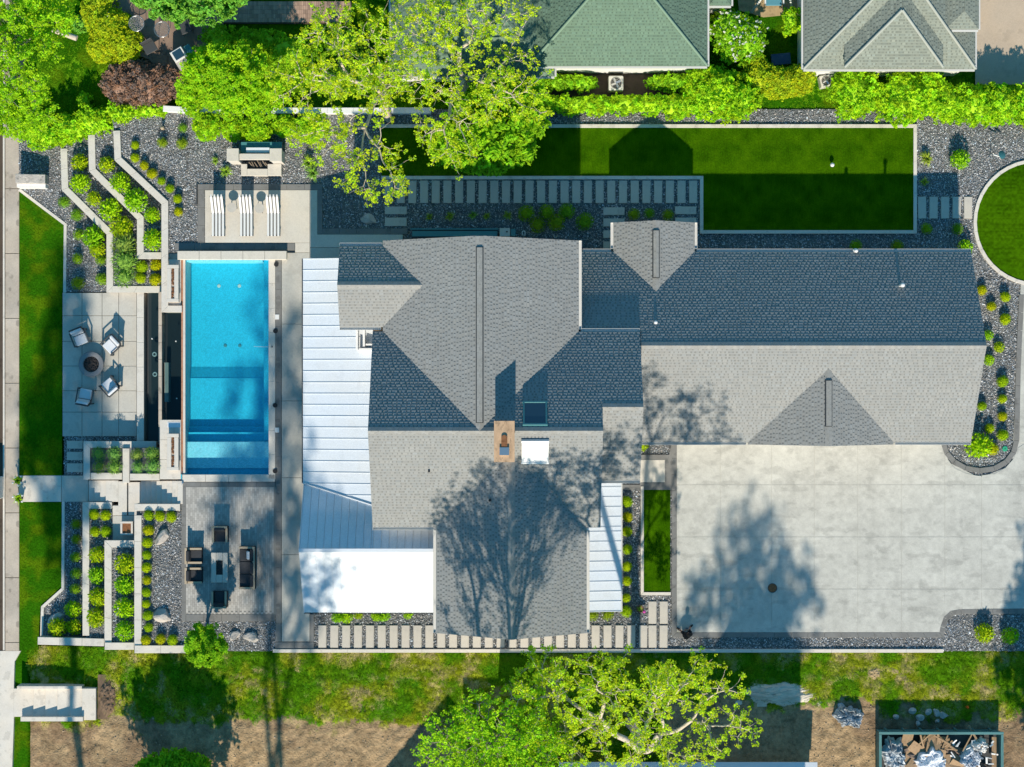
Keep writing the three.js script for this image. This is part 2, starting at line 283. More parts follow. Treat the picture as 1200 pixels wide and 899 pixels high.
const bedE = gravelBed('dark gravel terrace beside the lower stairs', [[100, 592], [132, 592], [132, 634], [124, 634], [124, 752], [100, 752]], -1.1, -2.8);
const bedF = gravelBed('dark gravel terrace below the water bowl', [[128, 637], [160, 637], [160, 757], [128, 757]], -0.55, -2.8);
const bedG = gravelBed('narrow dark gravel strip with three step slabs', [[75, 511], [162, 511], [162, 519], [99, 519], [99, 557], [75, 557]], LOW + 0.03, -2.8);
{
  const stone = new THREE.IcosahedronGeometry(1, 0), r = rng(99);
  const sow = (bed, poly, y, density, holes = []) => {
    const P = PP(poly, y), HH = holes.map(h => PP(h, y)), xs = P.map(p => p[0]), zs = P.map(p => p[1]), a = Math.min(...xs), b = Math.max(...xs), c = Math.min(...zs), d = Math.max(...zs), list = [], n = Math.round((b - a) * (d - c) * density * 1.9);
    for (let i = 0; i < n; i++) {
      const x = lerp(a, b, r()), z = lerp(c, d, r()); if (!inside([x, z], P) || HH.some(h => inside([x, z], h))) continue;
      const q = r(), s = 0.016 + 0.026 * r() * r() + 0.010 * r(), k = q < 0.15 ? 0.45 + 0.38 * r() : q < 0.66 ? 0.23 + 0.20 * r() : 0.10 + 0.12 * r(), w = (r() - 0.5) * 0.25;
      list.push({ p: v3(x, y + s * 0.35, z), q: quatR(r), s: v3(s * (0.8 + 0.7 * r()), s * 0.6, s), c: [k * (1 + w) * 0.98, k, k * (1 - w) * 1.03] });
    }
    scatter(stone, list, mat([1, 1, 1], 0.75), 'stones', null, bed);
  };
  const box = (a, b, c, d) => [[a, b], [c, b], [c, d], [a, d]];
  const circle = Array.from({ length: 24 }, (_, i) => [1214.5 + 72 * Math.cos(i / 24 * 6.283), 261 + 72 * Math.sin(i / 24 * 6.283)]);
  sow(upperBed, [[130, 128], [240, 128], [240, 296], [193, 296], [193, 236], [138, 187]], 0, 260);
  sow(upperBed, box(240, 128, 380, 217), 0, 260);
  sow(upperBed, box(374, 128, 1078, 300), 0, 190, [box(445, 150, 1070, 206), box(824, 200, 1070, 270), box(455, 300, 1100, 400), box(374, 215, 378, 300)]);
  sow(upperBed, box(1072, 128, 1240, 560), 0, 260, [circle, box(1072, 300, 1100, 520)]);
  sow(upperBed, box(357, 716, 790, 763), 0, 200); sow(upperBed, box(725, 566, 790, 716), 0, 230, [box(755, 574, 786, 692)]); sow(upperBed, box(745, 516, 790, 534), 0, 200);
  sow(upperBed, box(790, 744, 1108, 763), 0, 240); sow(upperBed, box(1100, 718, 1240, 763), 0, 240);
  sow(upperBed, box(164, 597, 216, 763), 0, 230); sow(upperBed, box(214, 724, 330, 763), 0, 230);
  sow(bedA, [[22, 140], [76, 140], [76, 222], [129, 275], [129, 342], [76, 342], [77, 263], [22, 222]], LOW + 0.04, 260);
  sow(bedB, [[74, 140], [107, 140], [108, 200], [164, 257], [164, 300], [192, 300], [192, 340], [128, 340], [128, 275], [75, 222]], -1.1, 230);
  sow(bedC, [[106, 138], [138, 138], [139, 187], [193, 238], [193, 300], [164, 300], [164, 257], [108, 200]], -0.55, 230);
  sow(bedD, [[74, 588], [99, 588], [99, 752], [48, 752], [48, 711], [72, 690]], LOW + 0.04, 230); sow(bedE, box(100, 592, 132, 752), -1.1, 230); sow(bedF, box(128, 637, 160, 757), -0.55, 230); sow(bedG, box(75, 511, 162, 519), LOW + 0.03, 230); sow(bedG, box(75, 519, 99, 557), LOW + 0.03, 230);
}

// ---------------------------------------------------------------- lawns with stone edging
function lawn(label, poly, y, mt = m.turf) { const o = structure('lawn', label); M('turf', slabGeo(PP(poly, y), y, y - 0.6), mt, o); return o; }
const putt = [[447, 149], [1070.5, 149], [1070.5, 270.5], [823.5, 270.5], [823.5, 208], [447, 208]];
lawn('long dark putting lawn of close turf behind the house', putt, 0.07);
lawn('side lawn strip beside the sidewalk and fire pit', [[22.5, 224], [75, 264], [74, 343], [72.5, 343], [72.5, 557], [22.5, 557]], LOW + 0.05, m.lawn);
lawn('side lawn strip beside the lower terraces', [[22.5, 588.5], [72, 588.5], [72, 690], [47, 711], [44.5, 762], [22.5, 762]], LOW + 0.05, m.lawn);
lawn('small rectangle of turf beside the driveway', [[754, 573.5], [785.5, 573.5], [785.5, 694], [754, 694]], 0.07);
{
  const o = structure('lawn', 'round turf island at the turning circle'); M('turf', new THREE.CylinderGeometry(70.5 / K, 70.5 / K, 0.6, 64).translate(X(1214.5), -0.23, Z(261)), m.turf, o);
}
// a band that follows a line: body and single stones on top
function miter(pts, w) {
  const n = pts.length, L = [], R = [];
  for (let i = 0; i < n; i++) {
    const d0 = i ? [pts[i][0] - pts[i - 1][0], pts[i][1] - pts[i - 1][1]] : null, d1 = i < n - 1 ? [pts[i + 1][0] - pts[i][0], pts[i + 1][1] - pts[i][1]] : null;
    const nn = d => { const l = Math.hypot(...d); return [-d[1] / l, d[0] / l]; }; let a = d0 ? nn(d0) : nn(d1), b = d1 ? nn(d1) : a; let q = [a[0] + b[0], a[1] + b[1]], l = Math.hypot(...q); q = [q[0] / l, q[1] / l];
    const k = w / 2 / Math.max(0.3, q[0] * a[0] + q[1] * a[1]);
    L.push([pts[i][0] + q[0] * k, pts[i][1] + q[1] * k]); R.push([pts[i][0] - q[0] * k, pts[i][1] - q[1] * k]);
  }
  return [L, R];
}
function band(parent, name, pts, w, top, bottom, len, material, gap = 0.006) {
  const [L, R] = miter(pts, w), lp = (a, b, t) => [lerp(a[0], b[0], t), lerp(a[1], b[1], t)];
  for (let i = 0; i + 1 < pts.length; i++) {
    const d = Math.hypot(pts[i + 1][0] - pts[i][0], pts[i + 1][1] - pts[i][1]), n = Math.max(1, Math.round(d / len)), g = gap / 2 / d;
    for (let k = 0; k < n; k++) { const a = k / n + (i || k ? g : 0), b = (k + 1) / n - g; M(name, slabGeo([lp(L[i], L[i + 1], a), lp(L[i], L[i + 1], b), lp(R[i], R[i + 1], b), lp(R[i], R[i + 1], a)], top + (hash(k, i, 7) - 0.5) * 0.006, bottom, [], w > 0.2 ? 0.012 : 0.006), material, parent); }
  }
}
function wallAlong(name, label, list, top, bottom, wpx = 8, group) {
  const pts = PP(list, top), [cx, cz] = pts[0], o = thing(name, label, 'wall', [cx, bottom, cz], 0, group), w = wpx / K, [L, R] = miter(pts, w - 0.05);
  const p2 = pts.map(p => [p[0] - cx, p[1] - cz]);
  M('wall_body', slabGeo([...L, ...R.reverse()].map(p => [p[0] - cx, p[1] - cz]), top - 0.07 - bottom, 0), m.body, o);
  band(o, 'cap_stone', p2, w, top - bottom, top - 0.068 - bottom, 1.25, m.cap);
  return o;
}
const edging = structure('lawn_edging', 'pale stone edging round the lawns');
band(edging, 'edge_stone', PP([[447, 148], [1072, 148], [1072, 272], [822, 272], [822, 208.5], [447, 208.5]]), 4 / K, 0.13, -0.4, 1.5, m.curb);
band(edging, 'edge_stone', PP(Array.from({ length: 25 }, (_, i) => [1214.5 + 72.3 * Math.cos(1.3 + i / 24 * 3.7), 261 + 72.3 * Math.sin(1.3 + i / 24 * 3.7)])), 4 / K, 0.12, -0.4, 1, m.curb);
band(edging, 'edge_stone', PP([[752.5, 570], [752.5, 695.5], [786, 695.5]]), 3.5 / K, 0.12, -0.4, 1.5, m.curb);
band(edging, 'edge_stone', PP([[22, 222], [76.3, 263], [75.5, 343]], LOW + 0.1), 3.4 / K, LOW + 0.1, -2.6, 1.3, m.curb);
band(edging, 'edge_stone', PP([[74, 588], [73.5, 690], [49.5, 711.5], [48.5, 748]], LOW + 0.12), 3.4 / K, LOW + 0.12, -2.6, 1.3, m.curb);
band(edging, 'edge_stone', PP([[320, 762.5], [1105, 762.5]]), 4 / K, 0.12, -0.6, 1.8, m.curb);

// ---------------------------------------------------------------- sidewalk, street edge, walkway
{
  const o = structure('sidewalk', 'weathered concrete sidewalk along the street side'), y = LOW - 0.06;
  for (let k = -3; k < 8; k++) M('slab', slabGeo(rectP(6, 221 + 76 * k + 0.3, 22.3, Math.min(221 + 76 * (k + 1), 763) - 0.3, y), y, -2.6, [], 0.01), m.walk, o);
  M('slab', slabGeo(PP([[-30, 763], [24, 763], [17, 775], [16, 806], [16, 846], [14, 905], [-30, 905]], y), y, -2.6), m.curb, o);
  const kb = structure('kerb', 'thin pale kerb between sidewalk and verge'); M('kerb_stone', slabGeo(rectP(3.6, -60, 5.6, 762, y), y + 0.05, -2.6), m.curb, kb);
  const vg = structure('verge', 'strip of bare brown earth at the street edge'); M('earth', slabGeo(rectP(-60, -60, 3.4, 762, y), y - 0.03, -2.6), m.soil, vg);
  const w = structure('path', 'concrete walkway crossing the side lawn to the stairs'); M('slab', slabGeo(rectP(22.6, 557.3, 72, 588, LOW), LOW + 0.08, -2.6, [], 0.01), m.curb, w); M('slab', slabGeo(rectP(72.4, 557.3, 104, 588, LOW), LOW + 0.08, -2.6, [], 0.01), m.deck, w);
  const e = structure('lot_steps', 'weathered concrete stair flight between cheek walls rising from the sidewalk to the vacant lot', 'thing', 'stairs');
  const xs = [16, 39, 53, 67, 82, 96, 112];
  for (let i = 0; i < 6; i++) { const t = y + 0.004 + 0.14 * i; M('step', slabGeo(PP([[xs[i], 807], [xs[i + 1] + 0.2, 807], [xs[i + 1] + 0.2, i < 5 ? 840 : 844], [xs[i], i < 5 ? 840 : 844]], t), t, -2.6, [], 0.01), m.curb, e); }
  M('cheek_wall', slabGeo(PP([[20, 804], [96, 804], [96, 807.4], [20, 807.4]], -1.1), -1.06, -2.6, [], 0.01), m.curb, e); M('cheek_wall', polySlab(ccw([V(24, 840.5, -1.5), V(97, 840.5, -0.84), V(97, 845.5, -0.84), V(24, 845.5, -1.5)]), v3(0, -1.2, 0)), m.curb, e);
}

// ---------------------------------------------------------------- driveway, pads, stepping slabs
{
  const o = structure('driveway', 'pale concrete driveway cast in large slabs'), xs = [793, 844, 904, 954, 1005, 1056, 1107, 1150, 1200, 1260, 1330], ys = [519, 568, 629, 690, 741];
  const g = 0.13; M('sub_base', slabGeo(PP([[792, 518.5], [1104, 518.5], [1112, 542], [1148, 560], [1186, 545], [1196, 330], [1330, 330], [1330, 712], [1112, 714], [1104, 742], [792, 742]]), 0.066, -0.1), m.drive, o);
  const cut = (poly) => M('slab', slabGeo(PP(poly), 0.08, -0.2, [], 0.008), m.drive, o);
  for (let j = 0; j < 4; j++) for (let i = 0; i < 10; i++) {
    const a = xs[i] + g, b = xs[i + 1] - g, c = ys[j] + g, d = ys[j + 1] - g;
    if (j === 0 && i >= 6 && i <= 7) { if (i === 6) cut([[a, 530], [1111, 539], [1118, 548], [1130, 554], [1145, 557.5], [b, 557.5], [b, d], [a, d]]); else cut([[a, 557], [1165, 555], [1178, 548], [1187, 538], [1192.5, 525], [b, 520], [b, d], [a, d]]); continue; }
    if (j === 3 && i >= 6) { cut([[a, c], [b, c], [b, i === 6 ? 714 : 713], [i === 6 ? 1118 : a, i === 6 ? 715 : 713], ...(i === 6 ? [[1110, 722], [1106, 733], [a, 739]] : [])]); continue; }
    cut([[a, c], [b, c], [b, d], [a, d]]);
  }
  cut([[1196, 330], [1260, 330], [1260, 518.6], [1194.5, 518.6]]); cut([[1260.5, 128], [1330, 128], [1330, 518.6], [1260.5, 518.6]]);
  const b = structure('paver_border', 'dark paver band edging the driveway'), bw = 6 / K;
  band(b, 'border_paver', PP([[790, 518], [790, 744], [1103, 744], [1104.5, 735], [1108, 725], [1115, 718.5], [1126, 716.5], [1330, 716.5]]), bw, 0.088, -0.2, 0.8, m.band);
  band(b, 'border_paver', PP([[1105, 519], [1109, 531], [1118, 541], [1131, 548.5], [1148, 551.5], [1165, 549], [1179, 541], [1187.5, 530], [1191, 516], [1193, 430], [1197, 345]]), bw, 0.088, -0.2, 0.8, m.band);
  const mh = thing('manhole_cover', 'round rusty manhole cover set in the pale driveway', 'manhole', [X(905), 0.082, Z(689)]);
  M('rim', new THREE.RingGeometry(0.2, 0.235, 32).rotateX(-Math.PI / 2).translate(0, 0.008, 0), m.charcoal, mh); M('lid', cyl(0.2, 0.2, 0.012, 0, 0, 0, 32), m.rust, mh);
  const q = structure('entry_pad', 'grey paved entry pad with a pale inset slab'); M('surround', slabGeo(PP([[750, 533], [784, 533], [787, 519], [787, 574], [728, 574], [728, 568], [750, 568]]), 0.08, -0.2), m.band, q); M('slab', slabGeo(rectP(750, 539, 779, 565), 0.092, 0.0, [], 0.008), m.pad, q);
}
function slabs(label, list, top, group) { for (const [i, [a, b, c, d]] of list.entries()) { const x = X((a + c) / 2, top), z = Z((b + d) / 2, top), w = (c - a) / K / 2, h = (d - b) / K / 2; const o = single('stepping_slab', nth(label, i), 'stepping slab', slabGeo([[-w, -h], [w, -h], [w, h], [-w, h]], 0.16, 0, [], 0.012), m.paver, [x, top - 0.16 + (hash(Math.round(a), Math.round(b), 3) - 0.5) * 0.012, z], (hash(Math.round(a), Math.round(b), 5) - 0.5) * 0.02, group); } }
slabs('{n} slab from the pool deck in the grey row beside the putting lawn', Array.from({ length: 27 }, (_, i) => [451 + 13.72 * i, 211.5, 460.5 + 13.72 * i, 238]), 0.09, 'slabs beside the putting lawn');
slabs('{n} crosswise grey slab from the putting lawn beside the flat boulder', [[451, 242, 476.5, 251], [451, 255, 476.5, 265]], 0.09, 'crosswise slabs near the pool deck');
slabs('{n} crosswise grey slab in the shaded gravel at the rear gable', [[707, 243, 732, 252], [707, 256, 732, 265.5], [707, 270, 732, 279], [707, 283, 732, 292], [791, 242, 816, 251], [791, 255, 816, 264]], 0.09, 'crosswise slabs near the rear gable');
slabs('{n} grey stepping slab from the putting lawn towards the round lawn', Array.from({ length: 5 }, (_, i) => [1076 + 13.5 * i, 230.5, 1085.6 + 13.5 * i, 256]), 0.09, 'slabs near the round lawn');
slabs('{n} tan slab from the pool walkway in the row along the boundary kerb', Array.from({ length: 30 }, (_, i) => [373 + 13.93 * i - (i === 29 ? 4 : i === 28 ? 3 : 0), 733, 382.4 + 13.93 * i - (i === 29 ? 4 : i === 28 ? 3 : 0), 759]), 0.09, 'slabs along the boundary kerb');
slabs('{n} tan slab from the porch between the small turf and the kerb row', [[760, 705, 769.4, 731], [773.2, 705, 782.6, 731]], 0.09, 'slabs below the small turf');
slabs('{n} broad pale step slab from the fire pit terrace', [[78, 516.5, 97, 526], [78, 529.5, 97, 539.5], [78, 543, 97, 553.5]], LOW + 0.1, 'step slabs beside the fire pit terrace');

// ---------------------------------------------------------------- pool deck and patios
{
  const o = structure('pool_deck', 'pale concrete pool deck and walkway along the house');
  const cut = (p, mt = m.deck, y = 0.08) => M('slab', slabGeo(PP(p), y, -0.3, [], 0.008), mt, o);
  cut([[240.5, 223], [363, 223], [363, 284.5], [240.5, 284.5]], m.pad); cut([[363.4, 223], [372, 223], [372, 275], [472, 275], [472, 290], [363.4, 290]], m.pad);
  cut([[346, 284.8], [363, 284.8], [363, 296], [346, 296]], m.pad); cut([[363.4, 290.4], [440, 290.4], [440, 340], [363.4, 340]]);
  const ys = [296.4, 380, 470, 560, 650, 752]; for (let i = 0; i < 5; i++) cut([[330.4, ys[i]], [363, ys[i]], [363, ys[i + 1] - 0.4], [330.4, ys[i + 1] - 0.4]]);
  const b = structure('paver_border', 'dark paver border round the pool deck'), bd = (a, c, d, e, mt = m.band, y = 0.076) => { const horizontal = d - a > e - c, n = Math.max(1, Math.round((horizontal ? d - a : e - c) / 22)); for (let k = 0; k < n; k++) M('border_paver', slabGeo(horizontal ? rectP(lerp(a, d, k / n), c, lerp(a, d, (k + 1) / n) - 0.15, e) : rectP(a, lerp(c, e, k / n), d, lerp(c, e, (k + 1) / n) - 0.15), y + 0.004 * hash(k, a | 0, 4), -0.3, [], 0.006), mt, b); };
  bd(232, 216, 378, 222.6); bd(232, 222.8, 240, 285); bd(372.3, 222.8, 378, 274.6); bd(378, 268, 478, 274.6); bd(205, 285, 345.6, 293); bd(323, 296, 330, 752, m.band, 0.075); bd(323, 752.4, 368, 760); bd(363.4, 720, 368, 752.2);
  bd(213, 565, 322.6, 570.4); bd(213, 570.6, 218, 728); bd(218.2, 720, 322.6, 728);
  const p = structure('patio', 'lounge patio of small grey pavers'), geo = bx(0.198, 0.05, 0.098), list = [], r = rng(31);
  M('bed', slabGeo(rectP(218, 570.4, 323, 720), 0.066, -0.3), mat([0.24, 0.235, 0.22], 0.9), p);
  const x0 = X(218.3), x1 = X(322.7), z0 = Z(570.8), z1 = Z(719.6);
  for (let j = 0, x = x0 + 0.05; x < x1 - 0.04; x += 0.1045, j++) for (let z = z0 + 0.1 - (j % 2) * 0.1; z < z1 - 0.02; z += 0.2045) { const half = z < z0 + 0.05 || z > z1 - 0.09, k = 0.31 + 0.15 * r(); list.push({ p: v3(x, 0.03 + 0.006 * r(), half ? (z < z0 + 0.05 ? z0 + 0.05 : z1 - 0.05) : z), q: new THREE.Quaternion().setFromAxisAngle(v3(0, 1, 0), Math.PI / 2), s: v3(half ? 0.48 : 1, 1, 1), c: [k * 1.03, k, k * 0.94] }); }
  scatter(geo, list, mat([1, 1, 1], 0.85), 'pavers', null, p);
  const f = structure('fire_terrace', 'sunken fire pit terrace of large grey slabs'), xs = [73, 96, 119.5, 139, 160], yz = [343, 370, 400, 429, 458, 483, 511.5], yy = LOW + 0.1;
  for (let i = 0; i < 4; i++) for (let j = 0; j < 6; j++) M('slab', slabGeo(rectP(xs[i] + 0.2, yz[j] + 0.2, xs[i + 1] - 0.2, yz[j + 1] - 0.2, yy), yy, -2.8, [], 0.008), m.deck, f);
}
// ---------------------------------------------------------------- garden walls
wallAlong('garden_wall', 'lowest pale zigzag retaining wall of the planted terraces', [[74.5, 174], [76, 221], [128.5, 273], [128.5, 339], [189, 339]], -1.02, -2.6);
wallAlong('garden_wall', 'middle pale zigzag retaining wall of the planted terraces', [[107, 158], [108, 199], [164.3, 255.5], [164.3, 299.5], [189, 299.5]], -0.46, -2.6);
wallAlong('garden_wall', 'uppermost pale zigzag retaining wall ending at the pool', [[136.5, 153], [138, 186], [193, 237.5], [193, 362], [213, 362]], 0.14, -2.6);
wallAlong('garden_wall', 'pale wall cap between the fire pit terrace and the dark water basin', [[164.3, 343], [164.3, 517]], -1.2, -2.8, 8.5);
wallAlong('planter_wall', 'pale frame wall round the two square shrub beds by the stairs', [[101.5, 562], [101.5, 521], [183, 521]], -0.86, -2.6);
wallAlong('planter_wall', 'pale wall between the two square shrub beds', [[147.5, 525.5], [147.5, 566]], -0.70, -2.6);
wallAlong('planter_wall', 'pale wall along the lower stairs under the square shrub beds', [[106, 558], [143, 558]], -0.87, -2.6);
wallAlong('planter_wall', 'pale wall along the upper stairs under the square shrub bed', [[152, 559], [187, 559]], -0.3, -2.6);
wallAlong('garden_wall', 'outer pale terrace wall below the stairs', [[131, 592.5], [100.5, 592.5], [100.5, 745]], -0.98, -2.6);
wallAlong('garden_wall', 'second pale terrace wall below the water bowl', [[157, 637.5], [126.5, 637.5], [126.5, 753]], -0.42, -2.6, 8.5);
wallAlong('garden_wall', 'third pale terrace wall beside the lounge patio bed', [[161.5, 604], [161.5, 757]], 0.14, -2.6, 8.5);
wallAlong('garden_wall', 'pale wall along the upper stairs beside the lounge bed', [[157.5, 594.5], [211, 594.5]], 0.2, -2.6, 8);
wallAlong('boundary_wall', 'lowest pale boundary wall segment by the side lawn', [[44, 751], [122, 753]], -0.9, -2.8, 9);
wallAlong('boundary_wall', 'middle pale boundary wall segment under the second terrace', [[122.5, 757.3], [157, 757.3]], -0.34, -2.8, 8.5);
wallAlong('boundary_wall', 'highest pale boundary wall segment beside the small round tree', [[157.5, 761], [219, 761]], 0.2, -2.8, 9);
{ // soil of the two framed beds
  const o = structure('planter_bed', 'dark mulch in the two square shrub beds'); M('bed', slabGeo(rectP(106, 525, 143.5, 554.5, -0.95), -0.96, -2.6), m.gravel, o); M('bed', slabGeo(rectP(152, 525, 187, 555, -0.5), -0.42, -2.6), m.gravel, o);
  const s = thing('garden_stairs', 'wide pale stone stairs from the walkway up to the pool deck', 'stairs', [X(130), LOW, Z(576)]);
  const add = (n, g, mt = m.cap) => M(n, W(s, g), mt, s);
  const rise = 0.155, lowY = LOW + 0.08;
  for (let i = 0; i < 4; i++) { const t = lowY + rise * (i + 1); add('step', slabGeo(rectP(104 + 6.6 * i, 563, 104 + 6.6 * (i + 1) + (i === 3 ? 8 : 0.3), 588, t), t, -2.6, [], 0.012)); }
  const mid = lowY + rise * 4;
  add('landing', slabGeo(PP([[138.6, 564], [148.8, 564], [148.8, 604], [132, 604], [132, 592.5], [138.6, 592.5]], mid), mid + 0.03, -2.6, [], 0.01)); add('landing', slabGeo(rectP(150.4, 565, 165, 604, mid), mid + 0.02, -2.6, [], 0.01)); add('dark_slot', slabGeo(rectP(148.8, 564, 150.4, 604, mid), mid - 0.08, -2.6), m.dark); add('landing', slabGeo(rectP(132, 604.4, 157.4, 633, mid), mid + 0.02, -2.6, [], 0.01), m.deck);  // a dark sunken strip runs between the two landing slabs
  const n = 8; for (let i = 0; i < n; i++) { const t = mid + 0.02 + (0.08 - mid) * (i + 1) / n; add('step', slabGeo(rectP(165 + 6.1 * i, 563.6, 165 + 6.1 * (i + 1) + 0.3, 590.5, t), t - 0.01, -2.6, [], 0.012)); }
  const wb = thing('water_bowl', 'square pale pedestal with a rusty brown basin below the stairs landing', 'water bowl', [X(150, mid), mid + 0.02, Z(618.5, mid)]);
  M('pedestal', merge([rbx(0.62, 0.34, 0.1, 0, 0, -0.29, 0.015), rbx(0.62, 0.34, 0.1, 0, 0, 0.29, 0.015), rbx(0.1, 0.34, 0.48, -0.26, 0, 0, 0.015), rbx(0.1, 0.34, 0.48, 0.26, 0, 0, 0.015)]), m.cap, wb); M('basin', bx(0.42, 0.27, 0.48, 0, 0, 0), m.rust, wb);
}
// ---------------------------------------------------------------- pool
{
  const o = thing('swimming_pool', 'bright blue rectangular pool with sun shelf and submerged steps', 'pool', [X(266), -1.6, Z(430)]);
  const add = (n, g, mt, p = o) => M(n, W(o, g), mt, p);
  const tile = (a, seed, size = 1.6) => tex(512, 512, size, (u, v) => { const c = 32, i = Math.floor(u * c), j = Math.floor(v * c), k = 0.88 + 0.24 * hash(i, j, seed) + 0.10 * (fbm(u, v, 5, 3, seed) - 0.5), e = Math.min(u * c - i, v * c - j) < 0.07 ? 0.9 : 1; return a.map((q, w) => q * k * e * (1 + (w === 0 ? 0.3 : 0.05) * (hash(i, j, seed + 9) - 0.5))); });
  const plaster = mapMat(tile([0.020, 0.47, 0.63], 301), 0.6), pale = mapMat(tile([0.32, 0.68, 0.75], 303), 0.6), wallT = plaster;
  const yF = -1.5, yS = -0.5;
  add('pool_floor', slabGeo(rectP(214, 303, 318, 440, yF), yF, -2.4), plaster); add('pool_floor', slabGeo(PP([[214, 443], [318, 443], [318, 503], [214, 503]], -1.25), -1.25, -2.4), plaster);
  { const a = V(214, 430, yF), b = V(318, 430, yF), c = V(318, 444, -1.25), d = V(214, 444, -1.25); add('floor_ramp', polySlab(ccw([a, b, c, d].map(p => p.setY(p.y + 0.004))), v3(0, -0.5, 0)), plaster); }
  [[500, 506.5, -1.0], [506.2, 512.5, -0.78]].forEach(([a, b, y]) => add('pool_step', slabGeo(rectP(218, a, 313, b + 8, y), y, -2.4, [], 0.02), wallT));
  add('sun_shelf', slabGeo(rectP(214, 517.5, 318, 549, yS), yS, -2.4, [], 0.02), pale);
  add('bench', slabGeo(rectP(309, 303, 318, 517, -0.6), -0.6, -2.4, [], 0.02), wallT); add('bench', slabGeo(rectP(214, 303, 219.5, 517, -0.7), -0.7, -2.4, [], 0.02), wallT); add('bench', slabGeo(rectP(214, 548.6, 318, 560, -0.7), -0.62, -2.4, [], 0.02), wallT); add('bench', slabGeo(rectP(219, 303, 309, 307.5, -0.7), -0.3, -2.4, [], 0.02), pale);
  const yW = 0.02;   // water level
  add('pool_wall', slabGeo(rectP(315.2, 298, 323, 562), 0.02, -2.4), wallT); add('pool_wall', slabGeo(rectP(210.5, 556, 322, 562), 0.02, -2.4), wallT); add('pool_wall', slabGeo(rectP(210.5, 297, 322, 304), 0.02, -2.4), wallT);
  add('weir_wall', slabGeo(rectP(214.6, 304, 217.2, 556), yW + 0.015, -2.4), m.cap); add('weir_edge', slabGeo(rectP(212.2, 296, 214.5, 562), yW - 0.06, -2.4), m.brick);
  for (let k = 0; k < 9; k++) add('coping_stone', slabGeo(rectP(315, 304 + 28.6 * k, 322.8, 304 + 28.6 * (k + 1) - 0.2), 0.1, 0.03, [], 0.012), m.cap);
  for (let k = 0; k < 4; k++) add('coping_stone', slabGeo(rectP(214 + 27.2 * k, 556, 214 + 27.2 * (k + 1) - 0.2, 564.5), 0.1, 0.03, [], 0.012), m.cap);
  for (let k = 0; k < 5; k++) add('beam_stone', slabGeo(rectP(208 + 25.6 * k, 294, 208 + 25.6 * (k + 1) - 0.2, 304.3, 0.35), 0.4, 0.03, [], 0.015), m.pad);
  const wn = 170, hn = 430, pos = [], uv = [], idx = [], x0 = X(217.2), x1 = X(315.2), z0 = Z(304), z1 = Z(556.2);
  for (let j = 0; j <= hn; j++) for (let i = 0; i <= wn; i++) { const x = lerp(x0, x1, i / wn), z = lerp(z0, z1, j / hn); const ex = (px, py, rx, ry) => Math.exp(-(((x - X(px)) * K / rx) ** 2) - ((z - Z(py)) * K / ry) ** 2), chop = Math.min(1, ex(252, 340, 34, 30) + ex(240, 470, 26, 26) + 0.6 * ex(265, 372, 30, 8) + 0.5 * ex(298, 406, 8, 8)); pos.push(x, yW + 0.016 * (fbm(x / 40 + 3, z / 40 + 3, 160, 3, 310) - 0.5) + 0.05 * chop * (fbm(x / 40 + 3.2, z / 40 + 3, 300, 2, 312) - 0.5), z); uv.push(x, -z); }
  for (let j = 0; j < hn; j++) for (let i = 0; i < wn; i++) { const a = j * (wn + 1) + i, b = a + 1, c = a + wn + 1, d = c + 1; idx.push(a, c, b, b, c, d); }
  const wg = new THREE.BufferGeometry(); wg.setAttribute('position', new THREE.Float32BufferAttribute(pos, 3)); wg.setAttribute('uv', new THREE.Float32BufferAttribute(uv, 2)); wg.setIndex(idx); wg.computeVertexNormals();
  const water = new THREE.MeshPhysicalMaterial({ color: RGB(0.72, 0.95, 1), roughness: 0.03, transmission: 1, thickness: 0, ior: 1.33 });
  add('water', wg, water);
  for (const [px, py, mt] of [[256.5, 335, m.pad], [280.5, 335, m.pad], [264, 405, m.teal], [281, 405, m.teal]]) add('floor_fitting', cyl(0.09, 0.07, 0.03, X(px, yF), yF, Z(py, yF), 14), mt);
  for (const [px, py] of [[324, 310], [323, 388], [322.5, 475], [322.5, 552]]) add('anchor_cap', cyl(0.115, 0.11, 0.03, X(px), 0.1, Z(py), 20), m.black);
  for (const [px, py] of [[325, 371.5], [325, 504]]) add('skimmer_lid', rbx(0.2, 0.02, 0.24, X(px), 0.085, Z(py), 0.01), m.plastic);
  const jet = new THREE.CatmullRomCurve3([V(319, 406.5, 0.1), V(314, 406.5, 0.42), V(307, 406.4, 0.5), V(302, 406.3, 0.32), V(297.5, 406, 0.03)]);
  add('water_jet', new THREE.TubeGeometry(jet, 16, 0.014, 6), new THREE.MeshPhysicalMaterial({ color: RGB(0.95, 0.98, 1), roughness: 0.15, transmission: 0.7, thickness: 0 })); add('jet_nozzle', cyl(0.04, 0.03, 0.06, X(319), 0.1, Z(406.5), 10), m.charcoal);
  add('cover_rail', merge([bx(0.02, 0.03, 0.7, X(213.5), 0.06, Z(560)), cyl(0.05, 0.05, 0.12, X(214.5), 0.05, Z(565.5), 10)]), m.steel);

  const b = thing('water_basin', 'dark narrow catch basin below the pool weir', 'basin', [X(190), -2.2, Z(430)]);
  const ad = (n, g, mt) => M(n, W(b, g), mt, b), yA = -0.85, yB = -1.35;
  ad('basin_floor', slabGeo(rectP(168, 340, 190, 520, -2), -2.0, -2.6), m.charcoal); ad('basin_floor', slabGeo(rectP(188, 340, 214, 520, -1.6), -1.55, -2.6), m.dark);
  for (let k = 0; k < 8; k++) ad('divider_stone', slabGeo(rectP(185.6, 342 + 19.8 * k, 189.6, 342 + 19.8 * (k + 1) - 0.2, -0.75), -0.74, -2.4, [], 0.01), k % 2 ? m.walk : m.body);
